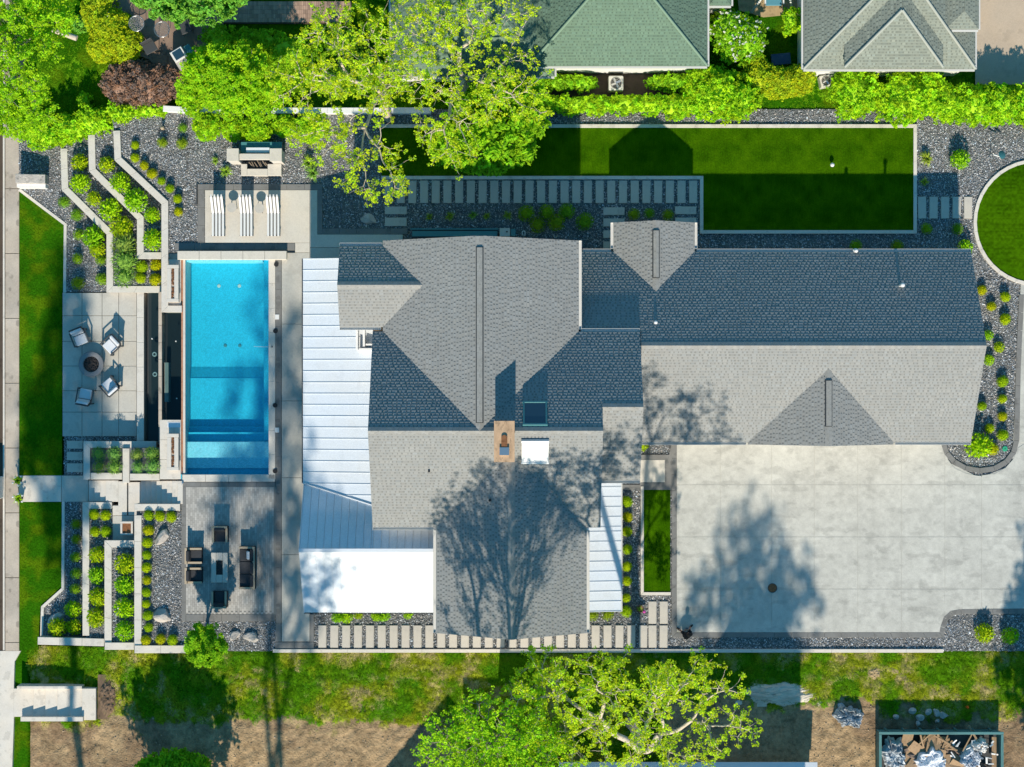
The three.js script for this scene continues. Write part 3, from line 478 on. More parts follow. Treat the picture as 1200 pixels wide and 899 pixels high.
  const dw = new THREE.MeshPhysicalMaterial({ color: RGB(0.45, 0.6, 0.62), roughness: 0.03, transmission: 1, thickness: 0, ior: 1.33, bumpMap: T.ripple, bumpScale: 0.01 });
  ad('basin_water', new THREE.PlaneGeometry(X(186) - X(167.5), Z(520) - Z(341)).rotateX(-Math.PI / 2).translate((X(186) + X(167.5)) / 2, yB, (Z(520) + Z(341)) / 2), dw); ad('basin_water', new THREE.PlaneGeometry(X(213) - X(189), Z(492) - Z(365)).rotateX(-Math.PI / 2).translate((X(213) + X(189)) / 2, yA, (Z(492) + Z(365)) / 2), dw);
  ad('basin_wall', slabGeo(rectP(186, 492, 190, 521, -0.9), -0.9, -2.4), m.body);
  for (const [px, py, r] of [[180.5, 415, 0.09], [181, 438.5, 0.09]]) ad('basin_light', new THREE.TorusGeometry(r, 0.035, 8, 20).rotateX(Math.PI / 2).translate(X(px, yB), yB - 0.1, Z(py, yB)), m.plastic);
  for (const [px, py] of [[178, 397], [206, 400], [207, 467]]) ad('nozzle', cyl(0.04, 0.03, 0.1, X(px, yA), yA - 0.06, Z(py, yA), 10), m.plastic);
  ad('submerged_ledge', slabGeo(rectP(193, 425, 197.5, 471, -1.0), -0.95, -1.8), m.paver);
}
function fireTrough(label, cx0, cz0, px0, px1, pz0, pz1) {
  const o = thing('fire_trough', label, 'fire trough', [X((px0 + px1) / 2), 0.03, Z((pz0 + pz1) / 2)]), w = X(px1) - X(px0), d = Z(pz1) - Z(pz0);
  M('plinth', bx(w, 0.34, d, 0, 0, 0), m.body, o); const t = 0.17;
  M('cap_stone', rbx(w + 0.06, 0.07, t, 0, 0.34, -d / 2 + t / 2, 0.012), m.cap, o); M('cap_stone', rbx(w + 0.06, 0.07, t, 0, 0.34, d / 2 - t / 2, 0.012), m.cap, o); M('cap_stone', rbx((w - 0.12) / 2, 0.07, d - 2 * t - 0.006, -(w + 0.18) / 4, 0.34, 0, 0.012), m.cap, o); M('cap_stone', rbx((w - 0.12) / 2, 0.07, d - 2 * t - 0.006, (w + 0.18) / 4, 0.34, 0, 0.012), m.cap, o);
  const r = rng(px0), list = []; for (let i = 0; i < 60; i++) list.push(new THREE.IcosahedronGeometry(0.03 + 0.02 * r(), 0).translate((r() - 0.5) * 0.08, 0.355, (r() - 0.5) * (d - 2 * t)));
  M('lava_stones', merge(list), m.rust, o).userData.kind = 'stuff';
}
fireTrough('long stone fire trough at the pool end of the zigzag walls', 0, 0, 198, 210.5, 311, 354.5);
fireTrough('long stone fire trough beside the square shrub beds', 0, 0, 198, 210.5, 508, 551);
{
  const o = thing('weir_pier', 'pale stone pier carrying the fire trough beside the square beds', 'pier', [X(200), -2.4, Z(527)]);
  M('pier_body', W(o, slabGeo(rectP(188.3, 492.5, 212, 561.5), -0.04, -2.4)), m.body, o); for (let k = 0; k < 3; k++) M('cap_stone', W(o, slabGeo(rectP(187.3, 492 + 23.3 * k, 212, 492 + 23.3 * (k + 1) - 0.2), 0.03, -0.038, [], 0.012)), m.cap, o); M('inset_step', W(o, slabGeo(rectP(196.5, 495, 211.5, 501), 0.05, 0.0)), m.sheet, o);
  const q = thing('weir_pier', 'pale stone pier carrying the fire trough beside the zigzag beds', 'pier', [X(204), -2.4, Z(335)]);
  M('pier_body', W(q, slabGeo(rectP(197.4, 297, 212, 357.6), -0.04, -2.4)), m.body, q); for (let k = 0; k < 2; k++) M('cap_stone', W(q, slabGeo(rectP(197.2, 304 + 26.8 * k, 212, 304 + 26.8 * (k + 1) - 0.2), 0.03, -0.038, [], 0.012)), m.cap, q);
}
// ---------------------------------------------------------------- roofs
const shingleMat = new THREE.MeshStandardMaterial({ vertexColors: true, roughness: 0.95, bumpMap: T.bumpFine, bumpScale: 0.004 });
const slabs0 = {};
function slope(house, pts, tone, amp = 0.07) {
  const slabMat = slabs0[tone] ||= mat(tone, 0.95);
  pts = ccw(pts); const f = frame(pts), s = new Soup(), ex = 0.15, TH = 0.016, vs = f.flat.map(p => p[1]), us = f.flat.map(p => p[0]), v0 = Math.min(...vs), v1 = Math.max(...vs), u0 = Math.min(...us), u1 = Math.max(...us);
  const o = M('roof_slope', W(house, polySlab(pts, v3(0, -0.16, 0))), slabMat, house), top = f.n.clone().addScaledVector(f.v, TH / ex).normalize(), butt = f.v.clone().negate();
  const put = (poly, c, hgt, nrm, col) => {
    if (poly.length < 3 || Math.abs(area2(poly)) < 0.002) return;
    const P = poly.map(([x, y]) => f.at(x, y, hgt(y))); s.fan(P, nrm, poly, col);
    poly.forEach((q, i) => { const j = (i + 1) % poly.length, t = poly[j]; if (Math.abs(q[1] - c) < 1e-6 && Math.abs(t[1] - c) < 1e-6) s.fan([P[i], f.at(q[0], q[1], 0), f.at(t[0], t[1], 0), P[j]], butt, null, col); });
  };
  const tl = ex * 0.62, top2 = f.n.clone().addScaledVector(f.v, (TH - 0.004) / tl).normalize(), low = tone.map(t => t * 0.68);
  for (let r = Math.floor(v0 / ex); r * ex < v1; r++) {
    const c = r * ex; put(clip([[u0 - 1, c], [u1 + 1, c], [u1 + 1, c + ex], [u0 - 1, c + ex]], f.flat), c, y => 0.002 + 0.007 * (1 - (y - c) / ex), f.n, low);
    let a = Math.floor(u0 / 2) * 2 - 0.5 + hash(r, 1, 5) * 0.4, k = Math.round(a * 50);
    while (a < u1) {
      const wd = 0.15 + 0.12 * hash(r, k, 9), b = a + wd - 0.03 - 0.06 * hash(r, k, 31), w = (1 + amp * 2 * (hash(r, k, 13) - 0.5) + 0.16 * (fbm(a / 64, c / 64, 40, 3, 77) - 0.5) + 0.12 * (fbm(a / 64, c / 64, 256, 2, 79) - 0.5)) * (hash(r, k, 23) < 0.15 ? 0.9 : 1), th = TH * (0.8 + 0.4 * hash(r, k, 19));
      put(clip([[a, c], [b, c], [b, c + tl], [a, c + tl]], f.flat), c, y => 0.009 + th * (1 - (y - c) / tl), top2, tone.map((t, i) => t * w * (1 + 0.06 * (hash(r, k, 29) - 0.5) * (i - 1))));
      a += wd; k++;
    }
    // the smooth upper part of the course shows its full colour between the teeth of the next one
    put(clip([[u0 - 1, c + tl], [u1 + 1, c + tl], [u1 + 1, c + ex], [u0 - 1, c + ex]], f.flat), 1e9, y => 0.0065, f.n, tone);
  }
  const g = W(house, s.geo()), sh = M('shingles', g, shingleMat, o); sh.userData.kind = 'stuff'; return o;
}
function seamRoof(house, partName, pts, spacing, phase = 0) {
  pts = ccw(pts); const f = frame(pts), us = f.flat.map(p => p[0]), vs = f.flat.map(p => p[1]), u0 = Math.min(...us), u1 = Math.max(...us), v0 = Math.min(...vs) - 1, v1 = Math.max(...vs) + 1;
  const o = M(partName, W(house, polySlab(pts.map(p => p.clone().add(v3(0, -0.05, 0))), v3(0, -0.1, 0))), m.gutter, house);
  for (let a = u0 + phase - spacing; a < u1; a += spacing) {
    const b = a + spacing, poly = clip([[a + 0.003, v0], [b - 0.003, v0], [b - 0.003, v1], [a + 0.003, v1]], f.flat); if (poly.length < 3 || Math.abs(area2(poly)) < 0.01) continue;
    const rib = clip([[a + 0.003, v0], [a + 0.033, v0], [a + 0.033, v1], [a + 0.003, v1]], f.flat), list = [polySlab(ccw(poly.map(p => f.at(p[0], p[1], 0))), v3(0, -0.045, 0))];
    if (rib.length > 2 && Math.abs(area2(rib)) > 0.001) list.push(polySlab(ccw(rib.map(p => f.at(p[0], p[1], 0.026))), v3(0, -0.05, 0)));
    M('roof_panel', W(house, merge(list)), m.seam, o);
  }
  return o;
}
const p = 0.635, pB = 2 / 3, e = 5.6, e2 = 3.0;
const house = thing('house', 'large grey shingled house with garage wing and white metal porch roofs', 'house', [0, 0.05, 0]);
{
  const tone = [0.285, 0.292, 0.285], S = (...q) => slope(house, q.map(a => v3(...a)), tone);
  const xE = X(678, e), xr = X(562, 8.6), R = e + p * (xE - xr), xW = xr - (R - e) / p, zN = Z(282, e), z2 = Z(505, R), z1 = z2 - (R - e) / p, z3 = z2 + (R - e) / p, xWe = X(434, 7), xS = X(705, 7), xEe = X(750, e);
  // north gable over the pool end
  const zg = Z(334, 6.8), hg = 1.86, rg = e + p * hg, xg = xW + hg, xw = X(398, e);
  S([xW, e, zN], [xr, R, zN], [xr, R, zg], [xg, rg, zg], [xW, e, zg - hg]); S([xg, rg, zg], [xr, R, zg], [xr, R, z2], [xW, e, z1], [xW, e, zg + hg]);
  S([xr, R, zN], [xE, e, zN], [xE, e, z1], [xr, R, z2]);
  S([xw, e, zg - hg], [xW, e, zg - hg], [xg, rg, zg], [xw, rg, zg]); S([xw, rg, zg], [xg, rg, zg], [xW, e, zg + hg], [xw, e, zg + hg]);
  // main ridge across
  S([xWe, e, z1], [xW, e, z1], [xr, R, z2], [xWe, R, z2]);
  const zs = Z(477, 7.5), hs = e + p * (zs - z1);
  S([xE, e, z1], [xS, e, z1], [xS, R, z2], [xr, R, z2]); S([xS, e, z1], [xEe, e, z1], [xEe, hs, zs], [xS, hs, zs]);
  const zse = Z(563, e); S([xS, hs, zs], [xEe, hs, zs], [xEe, hs - p * (zse - zs), zse], [xS, hs - p * (zse - zs), zse]);
  // south wing
  const xa = X(511, e), xb = X(687.5, e), xm = (xa + xb) / 2, hm = (xb - xa) / 2, rm = e + p * hm, zm = z2 + (R - rm) / p, zS = Z(742, e);
  S([xWe, R, z2], [xm, R, z2], [xm, rm, zm], [xa, e, z3], [xWe, e, z3]); S([xm, R, z2], [xS, R, z2], [xS, e, z3], [xb, e, z3], [xm, rm, zm]);
  S([xm, rm, zm], [xm, rm, zS], [xa, e, zS], [xa, e, z3]); S([xm, rm, zm], [xb, e, z3], [xb, e, zS], [xm, rm, zS]);
  // garage wing
  const n2 = Z(295, e2), r2z = Z(405, 6), R2 = e2 + p * (r2z - n2), s2 = r2z + (r2z - n2), gx = X(1138, e2), gw = 2.75, under = n2 + (e - 0.19 - e2) / p;
  const da = X(719, e2), db = X(814, e2), dm = (da + db) / 2, dh = (db - da) / 2, dr = e2 + p * dh, dz = n2 + dh, dn = Z(260, 3.4), gy = z => e2 + p * (z - n2), un = Math.min(under, z1 - 0.02);
  S([gw, e2, n2], [da, e2, n2], [dm, dr, dz], [dm, gy(un), un], [gw, gy(un), un]); S([xEe + 0.03, gy(un), un], [dm, gy(un), un], [dm, R2, r2z], [xEe + 0.03, R2, r2z]);
  S([dm, dr, dz], [db, e2, n2], [gx, e2, n2], [gx, R2, r2z], [dm, R2, r2z]);
  S([da, e2, dn], [dm, dr, dn], [dm, dr, dz], [da, e2, n2]); S([dm, dr, dn], [db, e2, dn], [db, e2, n2], [dm, dr, dz]);
  const fa = X(877, e2), fb = X(1047, e2), fm = (fa + fb) / 2, fh = (fb - fa) / 2, fr = e2 + p * fh, fz = s2 - fh, fs = s2 + 0.12;
  S([xEe + 0.03, R2, r2z], [fm, R2, r2z], [fm, fr, fz], [fa, e2, s2], [xEe + 0.03, e2, s2]); S([fm, R2, r2z], [gx, R2, r2z], [gx, e2, s2], [fb, e2, s2], [fm, fr, fz]);
  S([fm, fr, fz], [fm, fr, fs], [fa, e2, fs], [fa, e2, s2]); S([fm, fr, fz], [fb, e2, s2], [fb, e2, fs], [fm, fr, fs]);
  // walls and gable ends
  const wall = (x0, z0, x1, z1_, h) => M('wall', W(house, bx(x1 - x0, h, z1_ - z0, (x0 + x1) / 2, 0.05, (z0 + z1_) / 2)), m.siding, house), o = 0.42;
  wall(xW + o, zN + 0.3, xE - o, z1 + 0.6, e - 0.3); wall(xw + o, zg - hg + o, xW + o - 0.01, zg + hg - o, e - 0.3); wall(xWe + 0.35, z1 + 0.62, xS - 0.15, z3 - o, e - 0.32); wall(xS - 0.145, z1 + 0.62, xEe - 0.3, zse - o, e - 0.32); wall(xa + o, z3 - o + 0.01, xb - o, zS - 0.35, e - 0.3); wall(xE - o + 0.01, n2 + o, gx - 0.3, s2 - o, e2 - 0.2); wall(da + 0.35, dn + 0.3, db - 0.35, n2 + o - 0.01, e2 - 0.2);
  const gable = (a, b, c) => { const P = [v3(...a), v3(...b), v3(...c)], n = P[1].clone().sub(P[0]).cross(P[2].clone().sub(P[0])).normalize().multiplyScalar(0.12), s = new Soup(), Q = P.map(q => q.clone().add(n)); const nn = n.clone().normalize(); s.fan(Q, nn, Q.map(q => [q.x + q.z, q.y])); s.fan([...P].reverse(), nn.clone().negate(), P.map(q => [q.x + q.z, q.y])); for (let i = 0; i < 3; i++) { const j = (i + 1) % 3; s.fan([P[i], P[j], Q[j], Q[i]], P[j].clone().sub(P[i]).cross(n).normalize()); } M('gable_wall', W(house, s.geo()), m.siding, house); };
  const d = 0.22;
  gable([xW + d, e - 0.35, zN + 0.3], [xE - d, e - 0.35, zN + 0.3], [xr, R - 0.25, zN + 0.3]); gable([xa + d, e - 0.35, zS - 0.4], [xb - d, e - 0.35, zS - 0.4], [xm, rm - 0.25, zS - 0.4]);
  gable([xw + o, e - 0.35, zg - hg + d], [xw + o, e - 0.35, zg + hg - d], [xw + o, rg - 0.25, zg]); gable([xWe + 0.3, e - 0.35, z1 + d], [xWe + 0.3, e - 0.35, z3 - d], [xWe + 0.3, R - 0.25, z2]); gable([xS - 0.14, e - 0.35, z1 + d], [xS - 0.14, e - 0.35, z3 - d], [xS - 0.14, R - 0.2, z2]); gable([xEe - 0.3, e - 0.35, z1 + d], [xEe - 0.3, e - 0.35, zse - d], [xEe - 0.3, hs - 0.2, zs]);
  gable([gx - 0.4, e2 - 0.25, n2 + d], [gx - 0.4, e2 - 0.25, s2 - d], [gx - 0.4, R2 - 0.25, r2z]); gable([da + d, e2 - 0.25, dn + 0.3], [db - d, e2 - 0.25, dn + 0.3], [dm, dr - 0.25, dn + 0.3]); gable([fa + d, e2 - 0.25, s2 - 0.3], [fb - d, e2 - 0.25, s2 - 0.3], [fm, fr - 0.25, s2 - 0.3]);
  // ridge caps, vents with painted gap shade, gutters
  const cap = (a, b, w = 0.16, lift = 0.02, mt = shingleRidge) => { const A = v3(...a), B = v3(...b), dir = B.clone().sub(A).normalize(), side = dir.clone().cross(v3(0, 1, 0)).normalize(), s = new Soup(); for (const k of [-1, 1]) { const q = side.clone().multiplyScalar(k * w).add(v3(0, -w * p, 0)), P = [A, B, B.clone().add(q), A.clone().add(q)].map(t => t.clone().add(v3(0, lift + 0.02, 0))); if (k > 0) P.reverse(); const n = P[1].clone().sub(P[0]).cross(P[2].clone().sub(P[0])).normalize(); if (n.y < 0) { P.reverse(); n.negate(); } s.fan(P, n, P.map(t => [t.x, t.z])); const E = [P[0], P[1], P[2], P[3]]; s.fan([E[2], E[3], E[3].clone().add(v3(0, -lift - 0.02, 0)), E[2].clone().add(v3(0, -lift - 0.02, 0))], q.clone().setY(0).normalize()); s.fan([E[0], E[1], E[1].clone().add(v3(0, -lift - 0.02, 0)), E[0].clone().add(v3(0, -lift - 0.02, 0))], q.clone().setY(0).normalize()); } M(lift > 0.04 ? 'ridge_vent_and_gap_shade' : 'ridge_cap', W(house, s.geo()), mt, house); };
  const vent = (a, b) => { cap([a[0], a[1] + 0.01, a[2]], [b[0], b[1] + 0.01, b[2]], 0.17, 0.05, m.dark); cap([a[0], a[1] + 0.07, a[2] + 0.03], [b[0], b[1] + 0.07, b[2] - 0.03], 0.125, 0.05, shingleRidge); };  // the dark under-strip is colour standing in for shade in the vent gap
  const shingleRidge = mapMat(mottled(1.2, [0.30, 0.30, 0.285], 0.2, 401, 0.2, 256, 8), 0.95);
  cap([xr, R, zN + 0.02], [xr, R, z2]); vent([xr, R, zN + 0.5], [xr, R, z2 - 0.35]); cap([xWe, R, z2], [xS, R, z2]); cap([xw, rg, zg], [xg, rg, zg]); cap([xm, rm, zm], [xm, rm, zS]); cap([xS, hs, zs], [xEe, hs, zs]); cap([xEe + 0.05, R2, r2z], [gx, R2, r2z]); cap([dm, dr, dn], [dm, dr, dz]); vent([dm, dr, dn + 0.45], [dm, dr, dz - 0.6]); cap([fm, fr, fz], [fm, fr, fs]); vent([fm, fr, fz + 0.5], [fm, fr, fs - 0.9]);
  const gut = (x0, z0, x1, z1_, h) => { const l = Math.hypot(x1 - x0, z1_ - z0), ry = -Math.atan2(z1_ - z0, x1 - x0), cx = (x0 + x1) / 2, cz = (z0 + z1_) / 2; M('gutter', W(house, merge([bx(l, 0.02, 0.13), bx(l, 0.12, 0.014, 0, 0, -0.06), bx(l, 0.12, 0.014, 0, 0, 0.06), bx(0.014, 0.12, 0.12, l / 2), bx(0.014, 0.12, 0.12, -l / 2)]).rotateY(ry).translate(cx, h - 0.17, cz)), m.gutter, house); };
  gut(xE + 0.08, zN, xE + 0.08, z1 - 0.1, e); gut(xE + 0.12, z1 - 0.07, xEe, z1 - 0.07, e); gut(xw, zg - hg - 0.07, xW - 0.05, zg - hg - 0.07, e); gut(xw, zg + hg + 0.07, xW - 0.1, zg + hg + 0.07, e); gut(xWe, z3 + 0.07, xa - 0.1, z3 + 0.07, e); gut(xa - 0.07, z3 + 0.16, xa - 0.07, zS, e); gut(xb + 0.07, z3 + 0.16, xb + 0.07, zS, e); gut(gw + 0.6, n2 - 0.07, da - 0.12, n2 - 0.07, e2); gut(db + 0.12, n2 - 0.07, gx, n2 - 0.07, e2); gut(xEe + 0.03, s2 + 0.07, fa - 0.1, s2 + 0.07, e2); gut(fb + 0.1, s2 + 0.07, gx, s2 + 0.07, e2); gut(da - 0.07, dn, da - 0.07, n2 - 0.16, e2); gut(db + 0.07, dn, db + 0.07, n2 - 0.16, e2); gut(xS, zse + 0.07, xEe, zse + 0.07, hs - p * (zse - zs));
  // metal porch roofs
  const ax = X(355, 3), aw = X(437, 3.67), bz = Z(645, 5), bR = 5.0, bx0 = X(353, 4), bx1 = xa + 0.35, by = z => bR - pB * Math.abs(z - bz), pa = 0.67 / (aw - ax), az0 = Z(303, 3), vz = h => bz - (bR - h) / pB;
  seamRoof(house, 'metal_roof', [v3(ax, 3, az0), v3(aw, 3.67, az0), v3(aw, 3.67, vz(3.67)), v3(ax, 3, vz(3))], 0.53);
  seamRoof(house, 'metal_roof', [v3(bx0, by(vz(2.99)), vz(2.99)), v3(aw, 3.67, vz(3.67)), v3(aw, bR, bz), v3(bx0, bR, bz)], 0.365); seamRoof(house, 'metal_roof', [v3(aw + 0.004, by(z3 - 0.41), z3 - 0.41), v3(bx1, by(z3 - 0.41), z3 - 0.41), v3(bx1, bR, bz), v3(aw + 0.004, bR, bz)], 0.365);
  const bs = Z(718, 2.95); seamRoof(house, 'metal_roof', [v3(bx0, bR, bz), v3(bx1, bR, bz), v3(bx1, by(bs), bs), v3(bx0, by(bs), bs)], 0.365);
  M('ridge_cap', W(house, bx(bx1 - bx0, 0.05, 0.16, (bx0 + bx1) / 2, bR + 0.02, bz)), m.seam, house); M('valley_flashing', W(house, bar(v3(ax, 3.05, vz(3)), v3(aw, 3.72, vz(3.67)), 0.035)), m.seam, house);
  M('fascia', W(house, bx(0.05, 0.2, vz(3) - az0, ax - 0.03, 2.8, (vz(3) + az0) / 2)), m.dark, house); M('fascia', W(house, bx(bx1 - bx0, 0.18, 0.05, (bx0 + bx1) / 2, by(bs) - 0.2, bs + 0.03)), m.dark, house);
  const cx0 = X(728, 3), cx1 = X(704, 3.25), cx2 = X(687.5, 3.4), cz0 = Z(564, 3.1), cz1 = Z(618, 3.1), cz2 = Z(717, 3.1), ch = x => 3 + (cx0 - x) * 0.18;
  seamRoof(house, 'metal_roof', [v3(cx1, ch(cx1), cz0), v3(cx0, 3, cz0), v3(cx0, 3, cz1), v3(cx1, ch(cx1), cz1)], 0.47); seamRoof(house, 'metal_roof', [v3(cx2, ch(cx2), cz1 + 0.004), v3(cx0, 3, cz1 + 0.004), v3(cx0, 3, cz2), v3(cx2, ch(cx2), cz2)], 0.47);
  M('fascia', W(house, bx(0.05, 0.18, cz2 - cz0, cx0 + 0.03, 2.83, (cz0 + cz2) / 2)), m.gutter, house);
  for (const [x, z] of [[ax + 0.2, az0 + 0.3], [ax + 0.2, az0 + 4], [ax + 0.2, 2], [bx0 + 0.25, bs - 0.3], [bx1 - 1, bs - 0.3], [cx0 - 0.15, cz2 - 0.2], [cx0 - 0.15, cz0 + 0.2]]) M('porch_post', W(house, bx(0.16, 2.62, 0.16, x, 0.08, z)), m.white, house);
  // roof well with white parapet beside the north gable
  { const x0 = X(419, 3.7), x1 = xW + 0.35, z0 = zg + hg - 0.36, z1b = Z(410, 3.7), y = 3.55; const w = M('roof_well', W(house, slabGeo([[x0 + 0.3, z0], [x1, z0], [x1, z1b - 0.15], [x0 + 0.3, z1b - 0.15]], y - 0.02, y - 0.2)), m.wood, house); for (const g of [bx(0.1, 0.55, z1b - z0, x0, y, (z0 + z1b) / 2), bx(0.1, 0.5, z1b - z0 - 0.3, x0 + 0.32, y, (z0 + z1b) / 2), bx(x1 - x0 - 0.1, 0.5, 0.1, (x0 + x1) / 2 + 0.05, y, z1b - 0.02), bx(x1 - x0 - 0.4, 0.45, 0.08, (x0 + x1) / 2 + 0.2, y, z1b - 0.24)]) M('parapet', W(house, g), m.white, w); }
  // chimney, skylights, pipes
  const chx = X(591, 9.4), chz = Z(517.5, 9.4), ch0 = M('chimney', W(house, merge([bx(0.82, 2.4, 1.72, chx, 7.0, chz), bx(0.9, 0.1, 1.8, chx, 9.35, chz)])), m.copper, house);
  const arch = new THREE.Shape(); arch.moveTo(-0.13, 0.24); arch.lineTo(-0.13, -0.14); arch.absarc(0, -0.14, 0.13, Math.PI, 0, false); arch.lineTo(0.13, 0.24);
  M('flue', W(house, new THREE.ExtrudeGeometry(arch, { depth: 0.1, bevelEnabled: false }).rotateX(Math.PI / 2).translate(chx, 9.54, chz - 0.02)), m.rust, ch0); M('chimney_crown', W(house, bx(0.42, 0.12, 0.34, chx, 9.451, chz + 0.42)), m.steel, ch0);
  const sky = (px, py, w, len, northSide, top) => { const h = R - p * Math.abs(Z(py, 8) - z2), x = X(px, h), z = Z(py, h), g = [rbx(w + 0.12, 0.18, 0.1, 0, 0, -len / 2, 0.02), rbx(w + 0.12, 0.18, 0.1, 0, 0, len / 2, 0.02), rbx(0.08, 0.18, len, -w / 2, 0, 0, 0.02), rbx(0.08, 0.18, len, w / 2, 0, 0, 0.02)], tilt = northSide ? -Math.atan(p) + 0.03 : Math.atan(p), put = q => W(house, q.rotateX(tilt).translate(x, R - p * Math.abs(z - z2) + (northSide ? -0.06 : 0.02), z)); const o = M('skylight', put(merge(g)), northSide ? m.teal : m.white, house); M('skylight_pane', put(bx(w, 0.05, len - 0.02, 0, 0.09, 0)), top, o); if (northSide) M('skylight_curb', put(bx(w, 0.5, len - 0.1, 0, -0.45, 0)), m.dark, o); };
  sky(627, 486, 1.0, 1.15, true, m.glass); sky(627, 528, 1.12, 1.15, false, m.white);
  const pipe = (px, py, h, y, r, mt, cone) => M('vent_pipe', W(house, merge([cyl(r, r, h, X(px, y), y - 0.1, Z(py, y), 10), cyl(r * 2.2, r * 1.2, 0.06, X(px, y), y - 0.06, Z(py, y), 10), ...(cone ? [new THREE.SphereGeometry(r * 1.6, 10, 8).translate(X(px, y), y + h - 0.1, Z(py, y))] : [])])), mt, house);
  pipe(503, 552, 0.4, 7.1, 0.05, m.black); pipe(574, 586, 0.4, 7.0, 0.06, m.black); pipe(768, 378, 0.35, 4.95, 0.06, m.plastic, true); pipe(1054, 335, 0.85, 3.95, 0.07, m.plastic, true); pipe(1003, 294, 0.2, 3.05, 0.06, m.plastic, true);
  // dark framed window well behind the north gable
  const ww = M('window_well', W(house, slabGeo(rectP(482, 268.5, 583, 282, 1.2), 0.75, 0.0)), m.dark, house); M('well_cover', W(house, bx(X(583) - X(484), 0.03, 0.26, (X(484) + X(583)) / 2, 0.78, Z(275.5))), m.teal, ww); M('well_rim', W(house, bx(X(584) - X(482), 0.06, 0.07, (X(482) + X(584)) / 2, 0.76, Z(270))), m.teal, ww);
  // garage doors and a few windows on the walls that a lower eye would see
  for (const q of [0.18, 0.5, 0.82]) M('garage_door', W(house, bx(1.9, 2.2, 0.06, lerp(fa + 0.5, fb - 0.5, q), 0.08, s2 - o + 0.02)), m.white, house);
  for (const x of [xa + 1.6, xa + 3.4, xa + 5.2]) { const w = M('window', W(house, bx(1.1, 1.5, 0.05, x, 1.0, zS - 0.34)), m.white, house); M('pane', W(house, bx(0.95, 1.35, 0.03, x, 1.07, zS - 0.31)), m.glass, w); }
  for (const x of [xW + 1.6, xW + 4.2, xW + 6.8]) { const w = M('window', W(house, bx(1.1, 1.4, 0.05, x, 3.4, zN + 0.29)), m.white, house); M('pane', W(house, bx(0.95, 1.25, 0.03, x, 3.47, zN + 0.26)), m.glass, w); }
}
// ---------------------------------------------------------------- neighbouring houses
const hip = (o, x0, z0, x1, z1, h, tone, pitch = 0.62) => {     // hip roof over a rectangle, the ridge along the longer side
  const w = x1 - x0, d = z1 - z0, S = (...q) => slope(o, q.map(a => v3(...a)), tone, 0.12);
  if (w > d) { const k = d / 2, r = h + pitch * k, z = (z0 + z1) / 2; S([x0, h, z1], [x1, h, z1], [x1 - k, r, z], [x0 + k, r, z]); S([x0, h, z0], [x1, h, z0], [x1 - k, r, z], [x0 + k, r, z]); S([x0, h, z0], [x0, h, z1], [x0 + k, r, z]); S([x1, h, z0], [x1, h, z1], [x1 - k, r, z]); }
  else { const k = w / 2, r = h + pitch * k, x = (x0 + x1) / 2; S([x0, h, z1], [x1, h, z1], [x, r, z1 - k]); S([x0, h, z0], [x1, h, z0], [x, r, z0 + k]); S([x0, h, z0], [x0, h, z1], [x, r, z1 - k], [x, r, z0 + k]); S([x1, h, z0], [x1, h, z1], [x, r, z1 - k], [x, r, z0 + k]); }
  const eave = (a, b, c, d2) => M('gutter', W(o, bx(c - a, 0.1, d2 - b, (a + c) / 2, h - 0.2, (b + d2) / 2)), m.gutter, o);
  eave(x0, z1 + 0.01, x1, z1 + 0.1); eave(x0 - 0.1, z0, x0 - 0.01, z1); eave(x1 + 0.01, z0, x1 + 0.1, z1);
  const i = 0.22; M('wall', W(o, bx(w - 2 * i, h - 0.1, d - 2 * i, (x0 + x1) / 2, 0, (z0 + z1) / 2)), m.white, o);
};
const ridgeLine = (o, a, b, mt) => M('hip_cap', W(o, bar(v3(...a), v3(...b), 0.07, 6)), mt, o);
